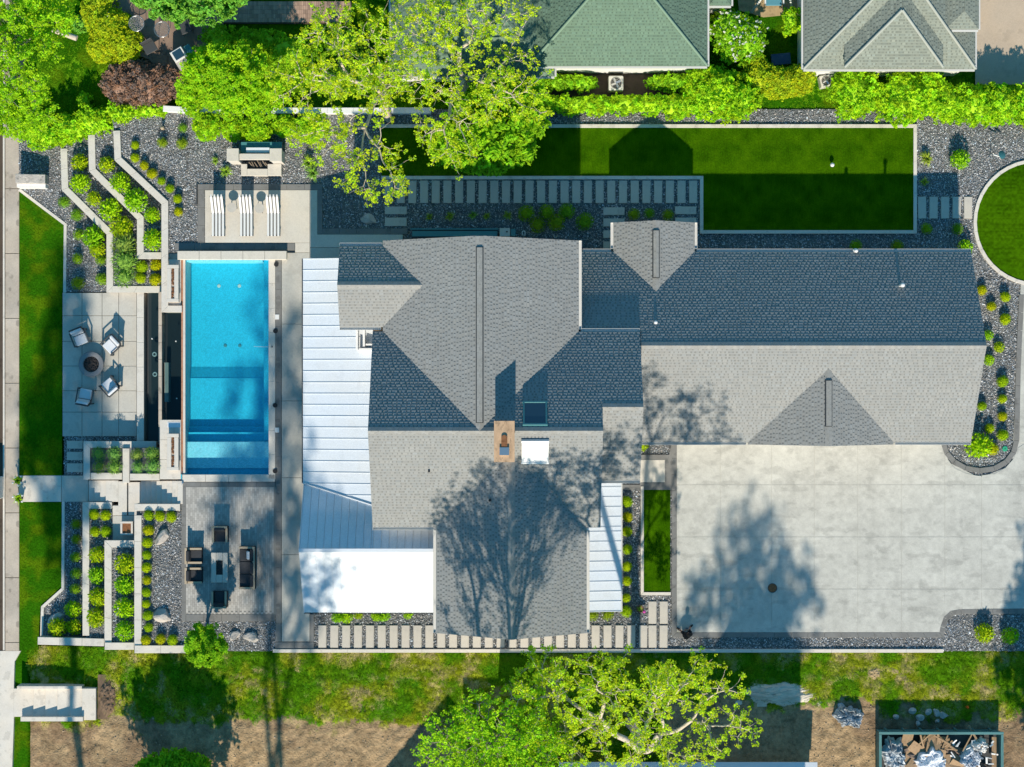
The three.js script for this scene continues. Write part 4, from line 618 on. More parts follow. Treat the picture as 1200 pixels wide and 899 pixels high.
{
  const a = thing('neighbour_house', 'neighbouring house with green shingled hip roof and white walls', 'house', [X(725), 0, -20]), g = [0.135, 0.215, 0.155], gm = mapMat(mottled(1, [0.19, 0.29, 0.21], 0.2, 411, 0, 256), 0.95);
  const x0 = X(620, 3.4), x1 = X(829, 3.4), z1 = Z(77, 3.4), z0 = z1 - 16, k = (x1 - x0) / 2; hip(a, x0, z0, x1, z1, 3.4, g, 0.8); ridgeLine(a, [x0, 3.42, z1], [x0 + k, 3.42 + 0.8 * k, z1 - k], gm); ridgeLine(a, [x1, 3.42, z1], [x1 - k, 3.42 + 0.8 * k, z1 - k], gm);
  const wx0 = X(458, 3), wx1 = X(640, 3), wz1 = Z(89, 3), wz0 = wz1 - 9; hip(a, wx0, wz0, x0 + 1.2, wz1, 3, g, 0.8);
  for (const [q, b] of [[690, 0.9], [756, 1.3], [775, 0.9]]) { const w = M('window', W(a, bx(b, 1.2, 0.06, X(q), 1.2, z1 - 0.44)), m.gutter, a); M('pane', W(a, bx(b - 0.14, 1.06, 0.04, X(q), 1.27, z1 - 0.41)), m.glass, w); }
  const b = thing('neighbour_house', 'neighbouring house with grey green shingled hip roofs beside the hedge', 'house', [X(1040), 0, -20]), g2 = [0.235, 0.265, 0.225], gm2 = mapMat(mottled(1, [0.38, 0.40, 0.35], 0.15, 413, 0, 256), 0.95);
  const X0 = X(942, 3.4), X1 = X(1143, 3.4), Z1 = Z(80.5, 3.4), Z0 = Z1 - 15, kk = (X1 - X0) / 2; hip(b, X0, Z0, X1, Z1, 3.4, g2, 0.8); ridgeLine(b, [X0, 3.42, Z1], [X0 + kk, 3.42 + 0.8 * kk, Z1 - kk], gm2); ridgeLine(b, [X1, 3.42, Z1], [X1 - kk, 3.42 + 0.8 * kk, Z1 - kk], gm2);
  const Y = 4.2, f0 = X(990, Y), f1 = X(1105, Y), fz = Z(78.5, Y), ff = (f0 + f1) / 2, fk = (f1 - f0) / 2, S = (...q) => slope(b, q.map(t => v3(...t)), g2, 0.2), y1 = Y + 0.8 * fk, back = Z1 - kk;
  S([f0, Y, fz], [f1, Y, fz], [ff, y1, fz - fk]); S([f0, Y, fz], [ff, y1, fz - fk], [ff, y1, back], [f0, Y, fz - 1.02]); S([f1, Y, fz], [ff, y1, fz - fk], [ff, y1, back], [f1, Y, fz - 1.02]); ridgeLine(b, [f0, Y + 0.03, fz], [ff, y1 + 0.03, fz - fk], gm2); ridgeLine(b, [f1, Y + 0.03, fz], [ff, y1 + 0.03, fz - fk], gm2); M('wall', W(b, bx(f1 - f0 - 0.7, Y - 0.1, 0.9, ff, 0, fz - 0.75)), m.white, b);
  const w2 = thing('neighbour_house', 'small green shingled porch roof corner beside the white flowering shrub', 'house', [X(844), 0, Z(-30)]); hip(w2, X(830.5, 3), Z(-90, 3), X(857, 3), Z(6, 3), 3, g, 0.5);
  const e4 = thing('neighbour_house', 'grey green shingled roof corner above the tan driveway', 'house', [X(1136), 0, Z(-40)]); hip(e4, X(1108, 4.6), Z(-130, 4.6), X(1147, 4.6), Z(34, 4.6), 4.6, g2, 0.6);
  // the houses across the lot, outside the picture, whose shadows fall into it
  const s = thing('neighbour_house', 'house across the vacant lot that shades its turf', 'house', [X(750), -0.2, Z(1010)]);
  const G = (x0, x1, z0, z1, h, r, along) => { const P = (x, y, z) => v3(x, y, z), w = (x0 + x1) / 2, z = (z0 + z1) / 2; if (along === 'x') { slope(s, [P(x0, h, z0), P(x1, h, z0), P(x1, r, z), P(x0, r, z)], [0.2, 0.19, 0.18]); slope(s, [P(x0, h, z1), P(x1, h, z1), P(x1, r, z), P(x0, r, z)], [0.2, 0.19, 0.18]); } else { slope(s, [P(x0, h, z0), P(x0, h, z1), P(w, r, z1), P(w, r, z0)], [0.2, 0.19, 0.18]); slope(s, [P(x1, h, z0), P(x1, h, z1), P(w, r, z1), P(w, r, z0)], [0.2, 0.19, 0.18]); const sh = new THREE.Shape([new THREE.Vector2(x0 + 0.15, 0), new THREE.Vector2(x1 - 0.15, 0), new THREE.Vector2(x1 - 0.15, h - 0.1), new THREE.Vector2(w, r - 0.15), new THREE.Vector2(x0 + 0.15, h - 0.1)]); M('gable_wall', W(s, new THREE.ExtrudeGeometry(sh, { depth: 0.2, bevelEnabled: false }).translate(0, -0.2, z0 + 0.2)), m.siding, s); } M('wall', W(s, bx(x1 - x0 - 0.5, h, z1 - z0 - 0.6, w, -0.2, z)), m.siding, s); };
  const shade = (py, h) => Z(py) + h / Math.tan(SUN_EL);       // where the edge of height h stands that throws its shadow to py
  G(X(585), X(935), shade(758, 4.6), shade(758, 4.6) + 8, 4.6, 5.9, 'x'); G(X(835), X(930), shade(758, 4.6) - 0.15, shade(758, 4.6) + 4, 4.6, 4.6 + (758 - 682) / K * Math.tan(SUN_EL), 'z'); G(X(540), X(584), shade(796, 3.6), shade(796, 3.6) + 5, 3.6, 4.2, 'x'); G(X(440), X(602), shade(917, 2.2), shade(917, 2.2) + 6, 2.2, 2.2 + (917 - 815) / K * Math.tan(SUN_EL), 'z');
  const lr = thing('shed_roof', 'long low white metal roof edge beyond the budding tree', 'shed', [X(805), -0.2, Z(900)]);
  M('roof_sheet', W(lr, polySlab(ccw([V(655, 893.5, 1.55), V(958, 893.5, 1.55), V(958, 960, 2.1), V(655, 960, 2.1)]), v3(0, -0.08, 0))), m.sheet, lr); M('wall', W(lr, bx(X(948) - X(665), 1.6, 1.6, (X(948) + X(665)) / 2, -0.2, Z(930))), m.siding, lr);
}
// ---------------------------------------------------------------- vegetation
function leafClump(n, rad, len, wid, sd, fold = 0.25) {
  const s = new Soup(), r = rng(sd);
  for (let i = 0; i < n; i++) {
    const a = r() * 6.283, y = (r() - 0.35) * 1.1, q = Math.sqrt(Math.max(0, 1 - Math.min(1, y * y))), d = v3(Math.cos(a) * q, y, Math.sin(a) * q).normalize(), c = d.clone().multiplyScalar(rad * (0.25 + 0.75 * r()));
    const dir = v3(r() - 0.5, (r() - 0.5) * 0.6, r() - 0.5).normalize(), up = v3((r() - 0.5) * 1.2, 1, (r() - 0.5) * 1.2 + 0.25).normalize(), sd2 = dir.clone().cross(up).normalize(), l = len * (0.7 + 0.6 * r()), w = wid * (0.7 + 0.6 * r());
    const A = c.clone().addScaledVector(dir, -l / 2), B = c.clone().addScaledVector(dir, l / 2), nrm = sd2.clone().cross(dir).normalize(), C = c.clone().addScaledVector(sd2, w / 2).addScaledVector(nrm, w * fold), D = c.clone().addScaledVector(sd2, -w / 2).addScaledVector(nrm, w * fold);
    for (const tri of [[A, D, B], [A, B, C]]) { const nn = tri[1].clone().sub(tri[0]).cross(tri[2].clone().sub(tri[0])).normalize(); s.fan(tri, nn); }
  }
  return s.geo();
}
const clumpTree = leafClump(12, 0.12, 0.085, 0.06, 3), clumpFine = leafClump(14, 0.11, 0.09, 0.055, 5), clumpShrub = leafClump(16, 0.11, 0.085, 0.06, 9), clumpBig = leafClump(9, 0.16, 0.2, 0.12, 11), clumpFlower = leafClump(8, 0.05, 0.07, 0.06, 13, 0.05);
const tiltR = r => new THREE.Quaternion().setFromEuler(new THREE.Euler((r() - 0.5) * 0.7, r() * 6.283, (r() - 0.5) * 0.7, 'YXZ'));
const tubes = () => ({ p: [], n: [], t: [], i: [] });
function tube(b, pts, r0, r1, sides) {
  const base = b.p.length / 3; let prev = v3(0.3, 0.2, 1);
  pts.forEach((q, k) => {
    const d = pts[Math.min(k + 1, pts.length - 1)].clone().sub(pts[Math.max(0, k - 1)]).normalize(), u = prev.clone().cross(d).normalize(), w = d.clone().cross(u), r = lerp(r0, r1, k / (pts.length - 1)); prev = w;
    for (let i = 0; i < sides; i++) { const a = i / sides * 6.2832, n = u.clone().multiplyScalar(Math.cos(a)).addScaledVector(w, Math.sin(a)); b.p.push(q.x + n.x * r, q.y + n.y * r, q.z + n.z * r); b.n.push(n.x, n.y, n.z); b.t.push(i / sides * 0.6, k * 0.4); }
  });
  for (let k = 0; k + 1 < pts.length; k++) for (let i = 0; i < sides; i++) { const a = base + k * sides + i, c = base + k * sides + (i + 1) % sides; b.i.push(a, c, a + sides, c, c + sides, a + sides); }
}
const tubeGeo = b => { const g = new THREE.BufferGeometry(); g.setAttribute('position', new THREE.Float32BufferAttribute(b.p, 3)); g.setAttribute('normal', new THREE.Float32BufferAttribute(b.n, 3)); g.setAttribute('uv', new THREE.Float32BufferAttribute(b.t, 2)); g.setIndex(b.i); return g; };
// a tree whose twigs reach the points of its crown: limbs split towards ever smaller clusters of them
function tree(name, label, base, lobes, o = {}) {
  const r = rng(o.seed || 1), root = thing(name, label, 'tree', [base.x, base.y, base.z], 0, o.group), pts = [];
  for (const [px, py, h, rx, ry, rz, n] of lobes) for (let i = 0; i < n; i++) {
    const a = r() * 6.283, y = r() * 2 - 1, q = Math.sqrt(1 - y * y), k = Math.pow(r(), 0.42), hh = h + y * ry * k; if (y < -0.3 && r() < 0.6) { i--; continue; }
    const c = V(px, py, h); pts.push(v3(c.x + Math.cos(a) * q * k * rx / K, hh, c.z + Math.sin(a) * q * k * rz / K).sub(base));
  }
  const tk = tubes(), br = tubes(), tip = o.tip || 0.011, rad = n => tip * Math.pow(n, o.pipe || 0.44), leaves = [], fork = o.fork ? o.fork.clone().sub(base) : v3(0, pts.reduce((s, q) => s + q.y, 0) / pts.length * 0.42, 0);
  const path = (a, b, bend, n = 4) => { const out = [], d = b.clone().sub(a), l = d.length(), off = v3(r() - 0.5, (r() - 0.5) * 0.6, r() - 0.5).multiplyScalar(l * bend), off2 = v3(r() - 0.5, r() - 0.5, r() - 0.5).multiplyScalar(l * bend * 0.5); for (let i = 0; i <= n; i++) { const t = i / n; out.push(a.clone().addScaledVector(d, t).addScaledVector(off, Math.sin(Math.PI * t)).addScaledVector(off2, Math.sin(2 * Math.PI * t))); } return out; };
  const grow = (list, at, depth) => {
    const n = list.length;
    if (n <= 3) { for (const q of list) { const pa = path(at, q, 0.14, 3); tube(br, pa, rad(1) * 1.1, rad(1) * 0.55, 3); leaves.push(q); const ex = o.along ?? 2; for (let k = 0; k < ex; k++) leaves.push(pa[1].clone().lerp(q, r())); } return; }
    const groups = n > 30 && r() < 0.6 ? 3 : 2; let cen = Array.from({ length: groups }, () => list[Math.floor(r() * n)].clone()), parts;
    for (let it = 0; it < 5; it++) { parts = cen.map(() => []); for (const q of list) { let b = 0, bd = 1e9; cen.forEach((c, k) => { const d = c.distanceToSquared(q); if (d < bd) { bd = d; b = k; } }); parts[b].push(q); } cen = cen.map((c, k) => parts[k].length ? parts[k].reduce((s, q) => s.add(q), v3(0, 0, 0)).divideScalar(parts[k].length) : c); }
    parts.forEach((sub, k) => { if (!sub.length) return; if (sub.length === n) { const h2 = n >> 1; grow(sub.slice(0, h2), at, depth + 1); grow(sub.slice(h2), at, depth + 1); return; } const goal = at.clone().lerp(cen[k], sub.length <= 3 ? 0.45 : 0.5 + 0.12 * r()); goal.y -= 0.04 * at.distanceTo(cen[k]); const pa = path(at, goal, depth < 2 ? 0.12 : 0.16, depth < 3 ? 5 : 3), big = depth < 2; tube(big ? tk : br, pa, rad(sub.length) * 1.12, rad(sub.length) * 0.95, big ? 7 : sub.length > 20 ? 5 : 4); grow(sub, goal, depth + 1); });
  };
  const R0 = rad(pts.length) * (o.trunk || 1.15), tp = path(v3(0, -0.3, 0), fork, 0.06, 6); tube(tk, tp, R0 * 1.35, R0, 9);
  grow(pts, fork, 0);
  const bm = o.bark || m.bark; M('trunk', tubeGeo(tk), bm, root); M('branches', tubeGeo(br), bm, root);
  const list = [], jit = o.jitter ?? 0.16, per = o.per || 1, size = o.size || 1;
  for (const q of leaves) for (let k = 0; k < per; k++) { const w = 0.7 + 0.55 * r(), hue = (r() - 0.5) * 1.1; list.push({ p: q.clone().add(v3(r() - 0.5, r() - 0.5, r() - 0.5).multiplyScalar(jit * 2)), q: tiltR(r), s: v3(1, 1, 1).multiplyScalar(size * (0.65 + 0.65 * r())), c: [w * (1 + 0.3 * hue), w, w * (1 - 0.3 * hue)] }); }
  scatter(o.clump || clumpTree, list, o.leaf || L.spring, 'crown', null, root);
  return root;
}
const barkPale = mapMat(mottled(1.2, [0.58, 0.50, 0.40], 0.3, 501, 0.3, 256, 8), 0.95), barkGrey = mapMat(mottled(1.2, [0.28, 0.24, 0.20], 0.3, 503, 0.3, 256, 8), 0.95);
const at = (px, py) => v3(X(px), ter(px, py), Z(py));
tree('budding_tree', 'tall budding tree with pale limbs beside the white garden wall', at(458, 140), [[405, 62, 8.5, 62, 1.6, 50, 151], [360, 100, 7.4, 48, 1.2, 40, 93], [440, 110, 8, 50, 1.6, 36, 86], [385, 160, 6.5, 45, 1.1, 32, 79], [440, 205, 6.2, 52, 1.1, 40, 86], [470, 40, 8.5, 40, 1.4, 50, 64], [400, 25, 8, 45, 1.2, 28, 43]], { seed: 11, bark: barkPale, fork: v3(X(455), 3.4, Z(125)), tip: 0.009, along: 3, size: 0.8 });
tree('budding_tree', 'tall budding tree with forked pale limbs over the green roof', at(535, 125), [[520, 30, 9.5, 60, 1.5, 45, 142], [585, 30, 9, 45, 1.4, 45, 55], [612, 90, 8, 42, 1.2, 32, 40], [520, 160, 7.5, 45, 1.4, 50, 82], [570, 105, 9, 45, 1.4, 40, 90], [500, 90, 9, 45, 1.4, 35, 75], [625, 135, 7, 32, 0.8, 12, 22]], { seed: 23, bark: barkPale, fork: v3(X(546, 4), 4.2, Z(92, 4)), tip: 0.010, along: 3, size: 0.8 });
tree('leafy_tree', 'dense fresh green tree leaning over the putting lawn', at(575, 140), [[575, 150, 5, 58, 1.6, 50, 330], [605, 130, 4.6, 38, 1.3, 40, 150], [545, 165, 4.4, 42, 1.2, 30, 130]], { seed: 31, bark: barkGrey, leaf: L.green, clump: clumpBig, per: 2, along: 2, size: 0.95, jitter: 0.22 });
tree('leafy_tree', 'bright green feathery tree above the white garden wall', at(272, 118), [[270, 92, 3.6, 52, 1.2, 42, 330], [245, 85, 3.4, 34, 1.0, 34, 120], [302, 108, 3.2, 36, 1.0, 30, 140], [232, 110, 2.8, 26, 0.7, 24, 70]], { seed: 37, bark: barkGrey, leaf: L.bright, clump: clumpFine, per: 3, along: 2, size: 1.0, jitter: 0.2 });
tree('leafy_tree', 'spreading light green tree beside the street sidewalk', at(28, 95), [[10, 60, 7, 58, 1.6, 70, 330], [45, 20, 6.5, 40, 1.3, 30, 130], [25, 130, 5, 42, 1.0, 34, 160]], { seed: 41, bark: barkGrey, leaf: L.bright, per: 2, along: 2, size: 0.95, jitter: 0.2 });
tree('leafy_tree', 'blue green tree at the patio edge beside the brick walk', at(222, -8), [[222, -4, 4.2, 62, 1.4, 32, 300], [185, -10, 4, 30, 1, 20, 90], [262, -8, 4, 30, 1, 18, 90]], { seed: 43, bark: barkGrey, leaf: L.mint, clump: clumpBig, per: 2, along: 2, size: 0.85 });
tree('leafy_tree', 'small round green tree at the corner of the boundary wall', at(243, 752), [[242, 755, 2.2, 25, 0.85, 25, 230]], { seed: 47, bark: barkGrey, leaf: L.green, clump: clumpFine, per: 3, along: 2, size: 0.95, jitter: 0.12, tip: 0.007 });
tree('leafy_tree', 'dense green tree on the vacant lot beside the budding tree', at(590, 850), [[585, 865, 13.4, 70, 2.4, 60, 240], [535, 875, 12.4, 42, 1.6, 40, 96], [615, 915, 13.8, 70, 2.4, 60, 136], [560, 930, 10.5, 60, 1.8, 45, 80]], { seed: 53, bark: barkGrey, leaf: L.bright, clump: clumpTree, per: 2, along: 1, size: 0.98, jitter: 0.3 });
tree('budding_tree', 'sparse budding tree on the vacant lot with pale forked limbs', at(738, 848), [[660, 815, 13.6, 62, 1.6, 45, 136], [720, 790, 13, 45, 1.3, 32, 64], [745, 830, 14, 60, 1.8, 42, 108], [820, 800, 12.6, 50, 1.3, 38, 79], [850, 855, 12, 42, 1.2, 30, 50], [690, 870, 13, 60, 1.6, 40, 108], [780, 880, 12.5, 60, 1.6, 36, 86], [640, 780, 12, 36, 1.0, 24, 36], [782, 800, 6.2, 26, 1.2, 20, 60], [776, 790, 3.9, 22, 0.8, 15, 40]], { seed: 59, bark: barkPale, fork: v3(X(748, 6), 6.4, Z(878, 6)), tip: 0.010, along: 3, size: 0.8 });
tree('leafy_bush', 'dark green bush on the bare earth of the vacant lot', at(200, 900), [[205, 897, 0.8, 42, 0.6, 16, 200]], { seed: 61, bark: barkGrey, leaf: L.green, clump: clumpBig, per: 2, size: 0.8, tip: 0.006 });
// trees across the lot, outside the picture: their shade falls on the terraces, the pool and the driveway
const far = (label, px, py, h0, h1, rp, sd, n, dx = 0) => tree('shade_tree', label, at(px, py), [[0, 0.66], [-0.5, 0.3], [0.5, 0.38], [0.1, 0.1]].map(([k, t]) => { const c = V(px + dx + rp * k, py, 0), hh = lerp(h0, h1, t), f = H / (H - hh); return [CX + c.x * K * f, CY + c.z * K * f, hh, rp * 0.62, (h1 - h0) * 0.3, rp * 0.62, n]; }), { seed: sd, bark: barkGrey, leaf: L.green, clump: clumpBig, size: 1.15, along: 2, tip: 0.015, jitter: 0.3 });
far('tall tree across the lot shading the pool', 316, 1260, 17, 29, 92, 71, 80); far('tall tree across the lot shading the side lawn', 80, 1220, 16.5, 28, 48, 72, 120, -28); far('tree across the lot shading the driveway', 872, 1210, 13.6, 19.2, 82, 73, 68); far('low tree across the lot shading the rough grass', 208, 950, 1.6, 5.4, 62, 74, 120); far('tree across the lot shading the driveway mouth', 1212, 1000, 5.5, 12.5, 44, 75, 110);

// hedges and broad shrubs: leaves over a dark twiggy core
function bush(name, label, cat, lobes, o = {}) {
  const r = rng(o.seed || 3), c0 = lobes[0], b = at(c0[0], c0[1]); if (o.y !== undefined) b.y = o.y; const root = thing(name, label, cat, [b.x, b.y, b.z], 0, o.group), cores = [], list = [];
  const L3 = lobes.map(([px, py, h, rx, ry, rz]) => ({ g: (o.y ?? ter(px, py)) - b.y, c: v3(X(px, h), (o.y ?? ter(px, py)) + h, Z(py, h)).sub(b), r: v3(rx / K, ry, rz / K) }));
  for (const l of L3) {
    const g = new THREE.IcosahedronGeometry(1, 3), q = g.attributes.position; for (let i = 0; i < q.count; i++) { const d = v3().fromBufferAttribute(q, i), k = 0.72 + 0.16 * (fbm(d.x * 0.2 + 0.5, d.z * 0.2 + d.y * 0.13 + 0.5, 8, 3, o.seed || 3) - 0.5) * 2; q.setXYZ(i, d.x * k, d.y * k, d.z * k); } g.computeVertexNormals(); g.scale(l.r.x, l.r.y, l.r.z).translate(l.c.x, l.c.y, l.c.z); cores.push(g);
    const n = Math.round((o.density || 55) * (l.r.x * l.r.z + 0.5 * l.r.y * (l.r.x + l.r.z)) * 3);
    for (let i = 0; i < n; i++) {
      const a = r() * 6.283, y = r() * 1.35 - 0.35, q2 = Math.sqrt(Math.max(0, 1 - y * y)), k = (o.clipped ? 0.9 + 0.1 * r() : 0.76 + 0.32 * r()) * (1 + (o.rough ?? 0.12) * (fbm(Math.cos(a) * 0.2 + 0.5, Math.sin(a) * 0.2 + y * 0.2 + 0.5, 12, 3, 7) - 0.5) * 2), P = v3(Math.cos(a) * q2 * l.r.x * k, y * l.r.y * k, Math.sin(a) * q2 * l.r.z * k).add(l.c);
      if (L3.some(z => z !== l && P.clone().sub(z.c).divide(z.r).length() < 0.7) || P.y < l.g - 0.1) continue;
      const w = 0.6 + 0.68 * r(), hue = (r() - 0.5) * 1.1, fl = o.flower && r() < o.flower && y > 0.1; list.push({ p: P, q: tiltR(r), s: v3(1, 1, 1).multiplyScalar((o.size || 1) * (0.65 + 0.7 * r())), c: [w * (1 + 0.35 * hue), w, w * (1 - 0.4 * hue)], fl });
    }
  }
  M('stems', merge(cores), coreMat(o.leaf || L.bright), root);
  scatter(o.clump || clumpShrub, list.filter(q => !q.fl), o.leaf || L.bright, 'foliage', null, root);
  if (o.flower) scatter(clumpFlower, list.filter(q => q.fl).map(q => ({ ...q, p: q.p.clone().multiplyScalar(1.03), c: [1, 1, 0.95], s: v3(1.3, 1.3, 1.3) })), leafMat([0.80, 0.82, 0.78], 0.2), 'blossoms', null, root);
  return root;
}
bush('hedge', 'tall clipped yellow green hedge beside the brown patio', 'hedge', [[110, 5, 1.3, 22, 0.9, 30], [125, 30, 1.3, 26, 1, 26], [138, 47, 1.2, 24, 0.9, 22], [118, 50, 1.2, 22, 0.9, 18]], { leaf: L.yellow, clump: clumpFine, seed: 81, clipped: true, density: 80 });
bush('barberry_shrub', 'purple brown barberry shrub below the yellow green hedge', 'shrub', [[140, 95, 0.9, 26, 0.8, 24], [170, 100, 0.9, 32, 0.9, 24], [192, 97, 0.8, 18, 0.7, 22], [160, 82, 0.8, 26, 0.6, 14]], { leaf: L.purple, clump: clumpFine, seed: 83, density: 75, rough: 0.3 });
bush('hedge', 'loose low hedge along the top of the gravel terraces', 'hedge', [[40, 152, 0.8, 26, 0.8, 18], [72, 146, 0.8, 26, 0.8, 17], [105, 137, 0.8, 30, 0.8, 17], [140, 130, 0.7, 30, 0.7, 13], [172, 127, 0.6, 22, 0.6, 9]], { leaf: L.bright, seed: 85, rough: 0.4, size: 1.05 });
for (const [i, q] of [[243, 148, 17], [275, 150, 15], [301, 152, 18], [333, 147, 13], [362, 150, 18]].entries()) bush('clipped_shrub', nth('{n} round clipped shrub from the small boxwood row before the white garden wall', i), 'shrub', [[q[0], q[1], 0.55, q[2], 0.6, q[2] * 0.95]], { leaf: L.bright, clump: clumpFine, seed: 87 + i, clipped: true, density: 90, group: 'round shrubs along the white wall' });
bush('foundation_shrub', 'low dark green shrub beneath the white wall with the air conditioner', 'shrub', [[625, 97, 0.6, 20, 0.6, 9], [655, 97, 0.6, 24, 0.65, 10], [682, 98, 0.6, 16, 0.6, 9]], { leaf: L.green, seed: 92, rough: 0.3 });
bush('foundation_shrub', 'low green shrub under the eave beside the bare mulch', 'shrub', [[772, 96, 0.6, 14, 0.6, 8], [792, 97, 0.6, 18, 0.65, 10]], { leaf: L.green, seed: 93, rough: 0.3 });
bush('hedge', 'long loose yellow green hedge behind the putting lawn', 'hedge', [[640, 122, 0.7, 22, 0.7, 10], [670, 123, 0.7, 24, 0.7, 11], [702, 123, 0.7, 24, 0.7, 11], [735, 122, 0.7, 24, 0.7, 11], [765, 122, 0.7, 22, 0.7, 12], [795, 125, 0.8, 24, 0.75, 14]], { leaf: L.bright, seed: 94, rough: 0.35 });
bush('large_shrub', 'tall fresh green shrub at the end of the long hedge', 'shrub', [[838, 108, 1.3, 34, 1.3, 30], [862, 118, 1.2, 26, 1.1, 22], [822, 100, 1.1, 22, 1, 22]], { leaf: L.bright, seed: 95, rough: 0.4, size: 1.2 });
bush('flowering_shrub', 'green shrub covered with white blossoms between the two houses', 'shrub', [[855, 38, 1.6, 24, 1.1, 26], [874, 46, 1.6, 22, 1.1, 26], [862, 58, 1.3, 16, 0.8, 14]], { leaf: L.green, seed: 96, rough: 0.3, flower: 0.28 });
bush('small_shrub', 'small leafy shrub against the corner of the grey green house', 'shrub', [[928, 24, 0.9, 12, 0.7, 16]], { leaf: L.bright, seed: 97, rough: 0.4 });
bush('hedge', 'rounded yellow green hedge curving past the shaded garden table', 'hedge', [[890, 92, 0.9, 22, 0.9, 20], [915, 97, 0.9, 26, 0.9, 18], [938, 93, 0.9, 16, 0.9, 18], [884, 76, 0.9, 12, 0.8, 14]], { leaf: L.yellow, clump: clumpFine, seed: 98, clipped: true, density: 80 });
bush('large_shrub', 'broad bright shrub beside the second air conditioner', 'shrub', [[1000, 110, 1.3, 27, 1.2, 28], [998, 95, 1.1, 20, 1, 16]], { leaf: L.bright, seed: 99, rough: 0.45, size: 1.2 });
bush('large_shrub', 'broad bright shrub joining the long clipped hedge', 'shrub', [[1065, 112, 1.3, 34, 1.2, 30], [1040, 120, 1.0, 18, 0.8, 16], [1082, 102, 1.2, 22, 1, 20]], { leaf: L.bright, seed: 100, rough: 0.45, size: 1.2 });
bush('hedge', 'long bright green hedge below the tan driveway', 'hedge', [[1110, 120, 1, 26, 0.9, 22], [1140, 122, 1, 28, 0.9, 24], [1172, 122, 1, 28, 0.9, 24], [1205, 122, 1, 30, 0.9, 24], [1245, 122, 1, 30, 0.9, 24]], { leaf: L.bright, seed: 101, rough: 0.2, density: 65 });
bush('leafy_bed', 'mixed leafy bed beside the brick walk under the trees', 'shrub', [[255, 42, 0.5, 20, 0.5, 14], [300, 46, 0.5, 30, 0.5, 13], [340, 60, 0.5, 30, 0.5, 20]], { leaf: L.green, seed: 103, rough: 0.5 });
bush('leafy_bed', 'dark leafy bed beside the wing of the green roofed house', 'shrub', [[400, 45, 0.4, 26, 0.4, 16], [430, 75, 0.4, 24, 0.4, 20], [385, 90, 0.4, 36, 0.4, 16]], { leaf: L.deep, seed: 104, rough: 0.5 });
bush('small_shrub', 'pale green hosta on the grass beside the hedge', 'shrub', [[84, 20, 0.3, 9, 0.3, 10]], { leaf: L.mint, clump: clumpBig, seed: 105, size: 0.7 });
bush('small_shrub', 'pale green hosta tucked under the barberry', 'shrub', [[149, 74, 0.9, 8, 0.3, 8]], { leaf: L.mint, clump: clumpBig, seed: 106, size: 0.6 });
bush('small_shrub', 'fresh green shrub seedling on the shaded grass', 'shrub', [[90, 112, 0.4, 9, 0.4, 10]], { leaf: L.bright, seed: 107, rough: 0.4 });

// single garden plants: built once for each kind and cloned
function ballGeo(sd, n, lw, ll, shag, coreK = 0.9) {
  const s = new Soup(), r = rng(sd), core = new THREE.IcosahedronGeometry(1, 2), q = core.attributes.position;
  for (let i = 0; i < q.count; i += 3) { const P = [0, 1, 2].map(k => { const d = v3().fromBufferAttribute(q, i + k); return d.multiplyScalar(coreK * (1 - shag * 0.5 * hash(Math.round(d.x * 50), Math.round(d.y * 50 + d.z * 91), sd))); }), nn = P[1].clone().sub(P[0]).cross(P[2].clone().sub(P[0])).normalize(); s.fan(P, nn, null, [0.9, 0.9, 0.9]); }
  for (let i = 0; i < n; i++) { const a = r() * 6.283, y = r() * 1.5 - 0.5, w = Math.sqrt(Math.max(0, 1 - y * y)), d = v3(Math.cos(a) * w, y, Math.sin(a) * w), c = d.clone().multiplyScalar(coreK + (1 - coreK) * r() + shag * 0.4 * (r() - 0.4)), t = v3(r() - 0.5, r() - 0.5 + shag, r() - 0.5).cross(d).normalize().lerp(d, 0.3 + shag * r()).normalize(), sdv = t.clone().cross(d).normalize(), l = ll * (0.6 + 0.8 * r()), ww = lw * (0.6 + 0.8 * r()), P = [c, c.clone().addScaledVector(t, l / 2).addScaledVector(sdv, -ww / 2), c.clone().addScaledVector(t, l), c.clone().addScaledVector(t, l / 2).addScaledVector(sdv, ww / 2)], nn = P[1].clone().sub(P[0]).cross(P[2].clone().sub(P[0])).normalize(), k = 0.6 + 0.75 * r(), h = r() - 0.5; s.fan(P, nn, null, [k * (1 + 0.3 * h), k, k * (1 - 0.3 * h)]); }
  return s.geo();
}
function spikeGeo(sd, n) { const s = new Soup(), r = rng(sd); for (let i = 0; i < n; i++) { const a = r() * 6.283, l = 0.6 + 0.5 * r(), lean = 0.25 + 0.75 * r(), d = v3(Math.cos(a), 0, Math.sin(a)), w = v3(-d.z, 0, d.x).multiplyScalar(0.035), b = d.clone().multiplyScalar(0.12 * r()), mid = d.clone().multiplyScalar(lean * l * 0.5).setY(l * 0.75), t = d.clone().multiplyScalar(lean * l * 1.05).setY(l * (1.1 - 0.55 * lean)), k = 0.6 + 0.7 * r(); for (const P of [[b.clone().add(w), b.clone().sub(w), mid.clone().sub(w), mid.clone().add(w)], [mid.clone().add(w), mid.clone().sub(w), t]]) s.fan(P, P[1].clone().sub(P[0]).cross(P[2].clone().sub(P[0])).normalize(), null, [k, k, k * 0.9]); } return s.geo(); }
const plantMat = c => new THREE.MeshPhysicalMaterial({ vertexColors: true, color: RGB(...c), roughness: 0.95, transmission: 0.2, thickness: 0, side: THREE.DoubleSide, specularIntensity: 0.05 });
const pm = { ball: plantMat([0.42, 0.56, 0.008]), loose: plantMat([0.38, 0.64, 0.012]), dark: plantMat([0.25, 0.45, 0.02]), sage: plantMat([0.24, 0.44, 0.07]), grass: plantMat([0.34, 0.54, 0.06]) };
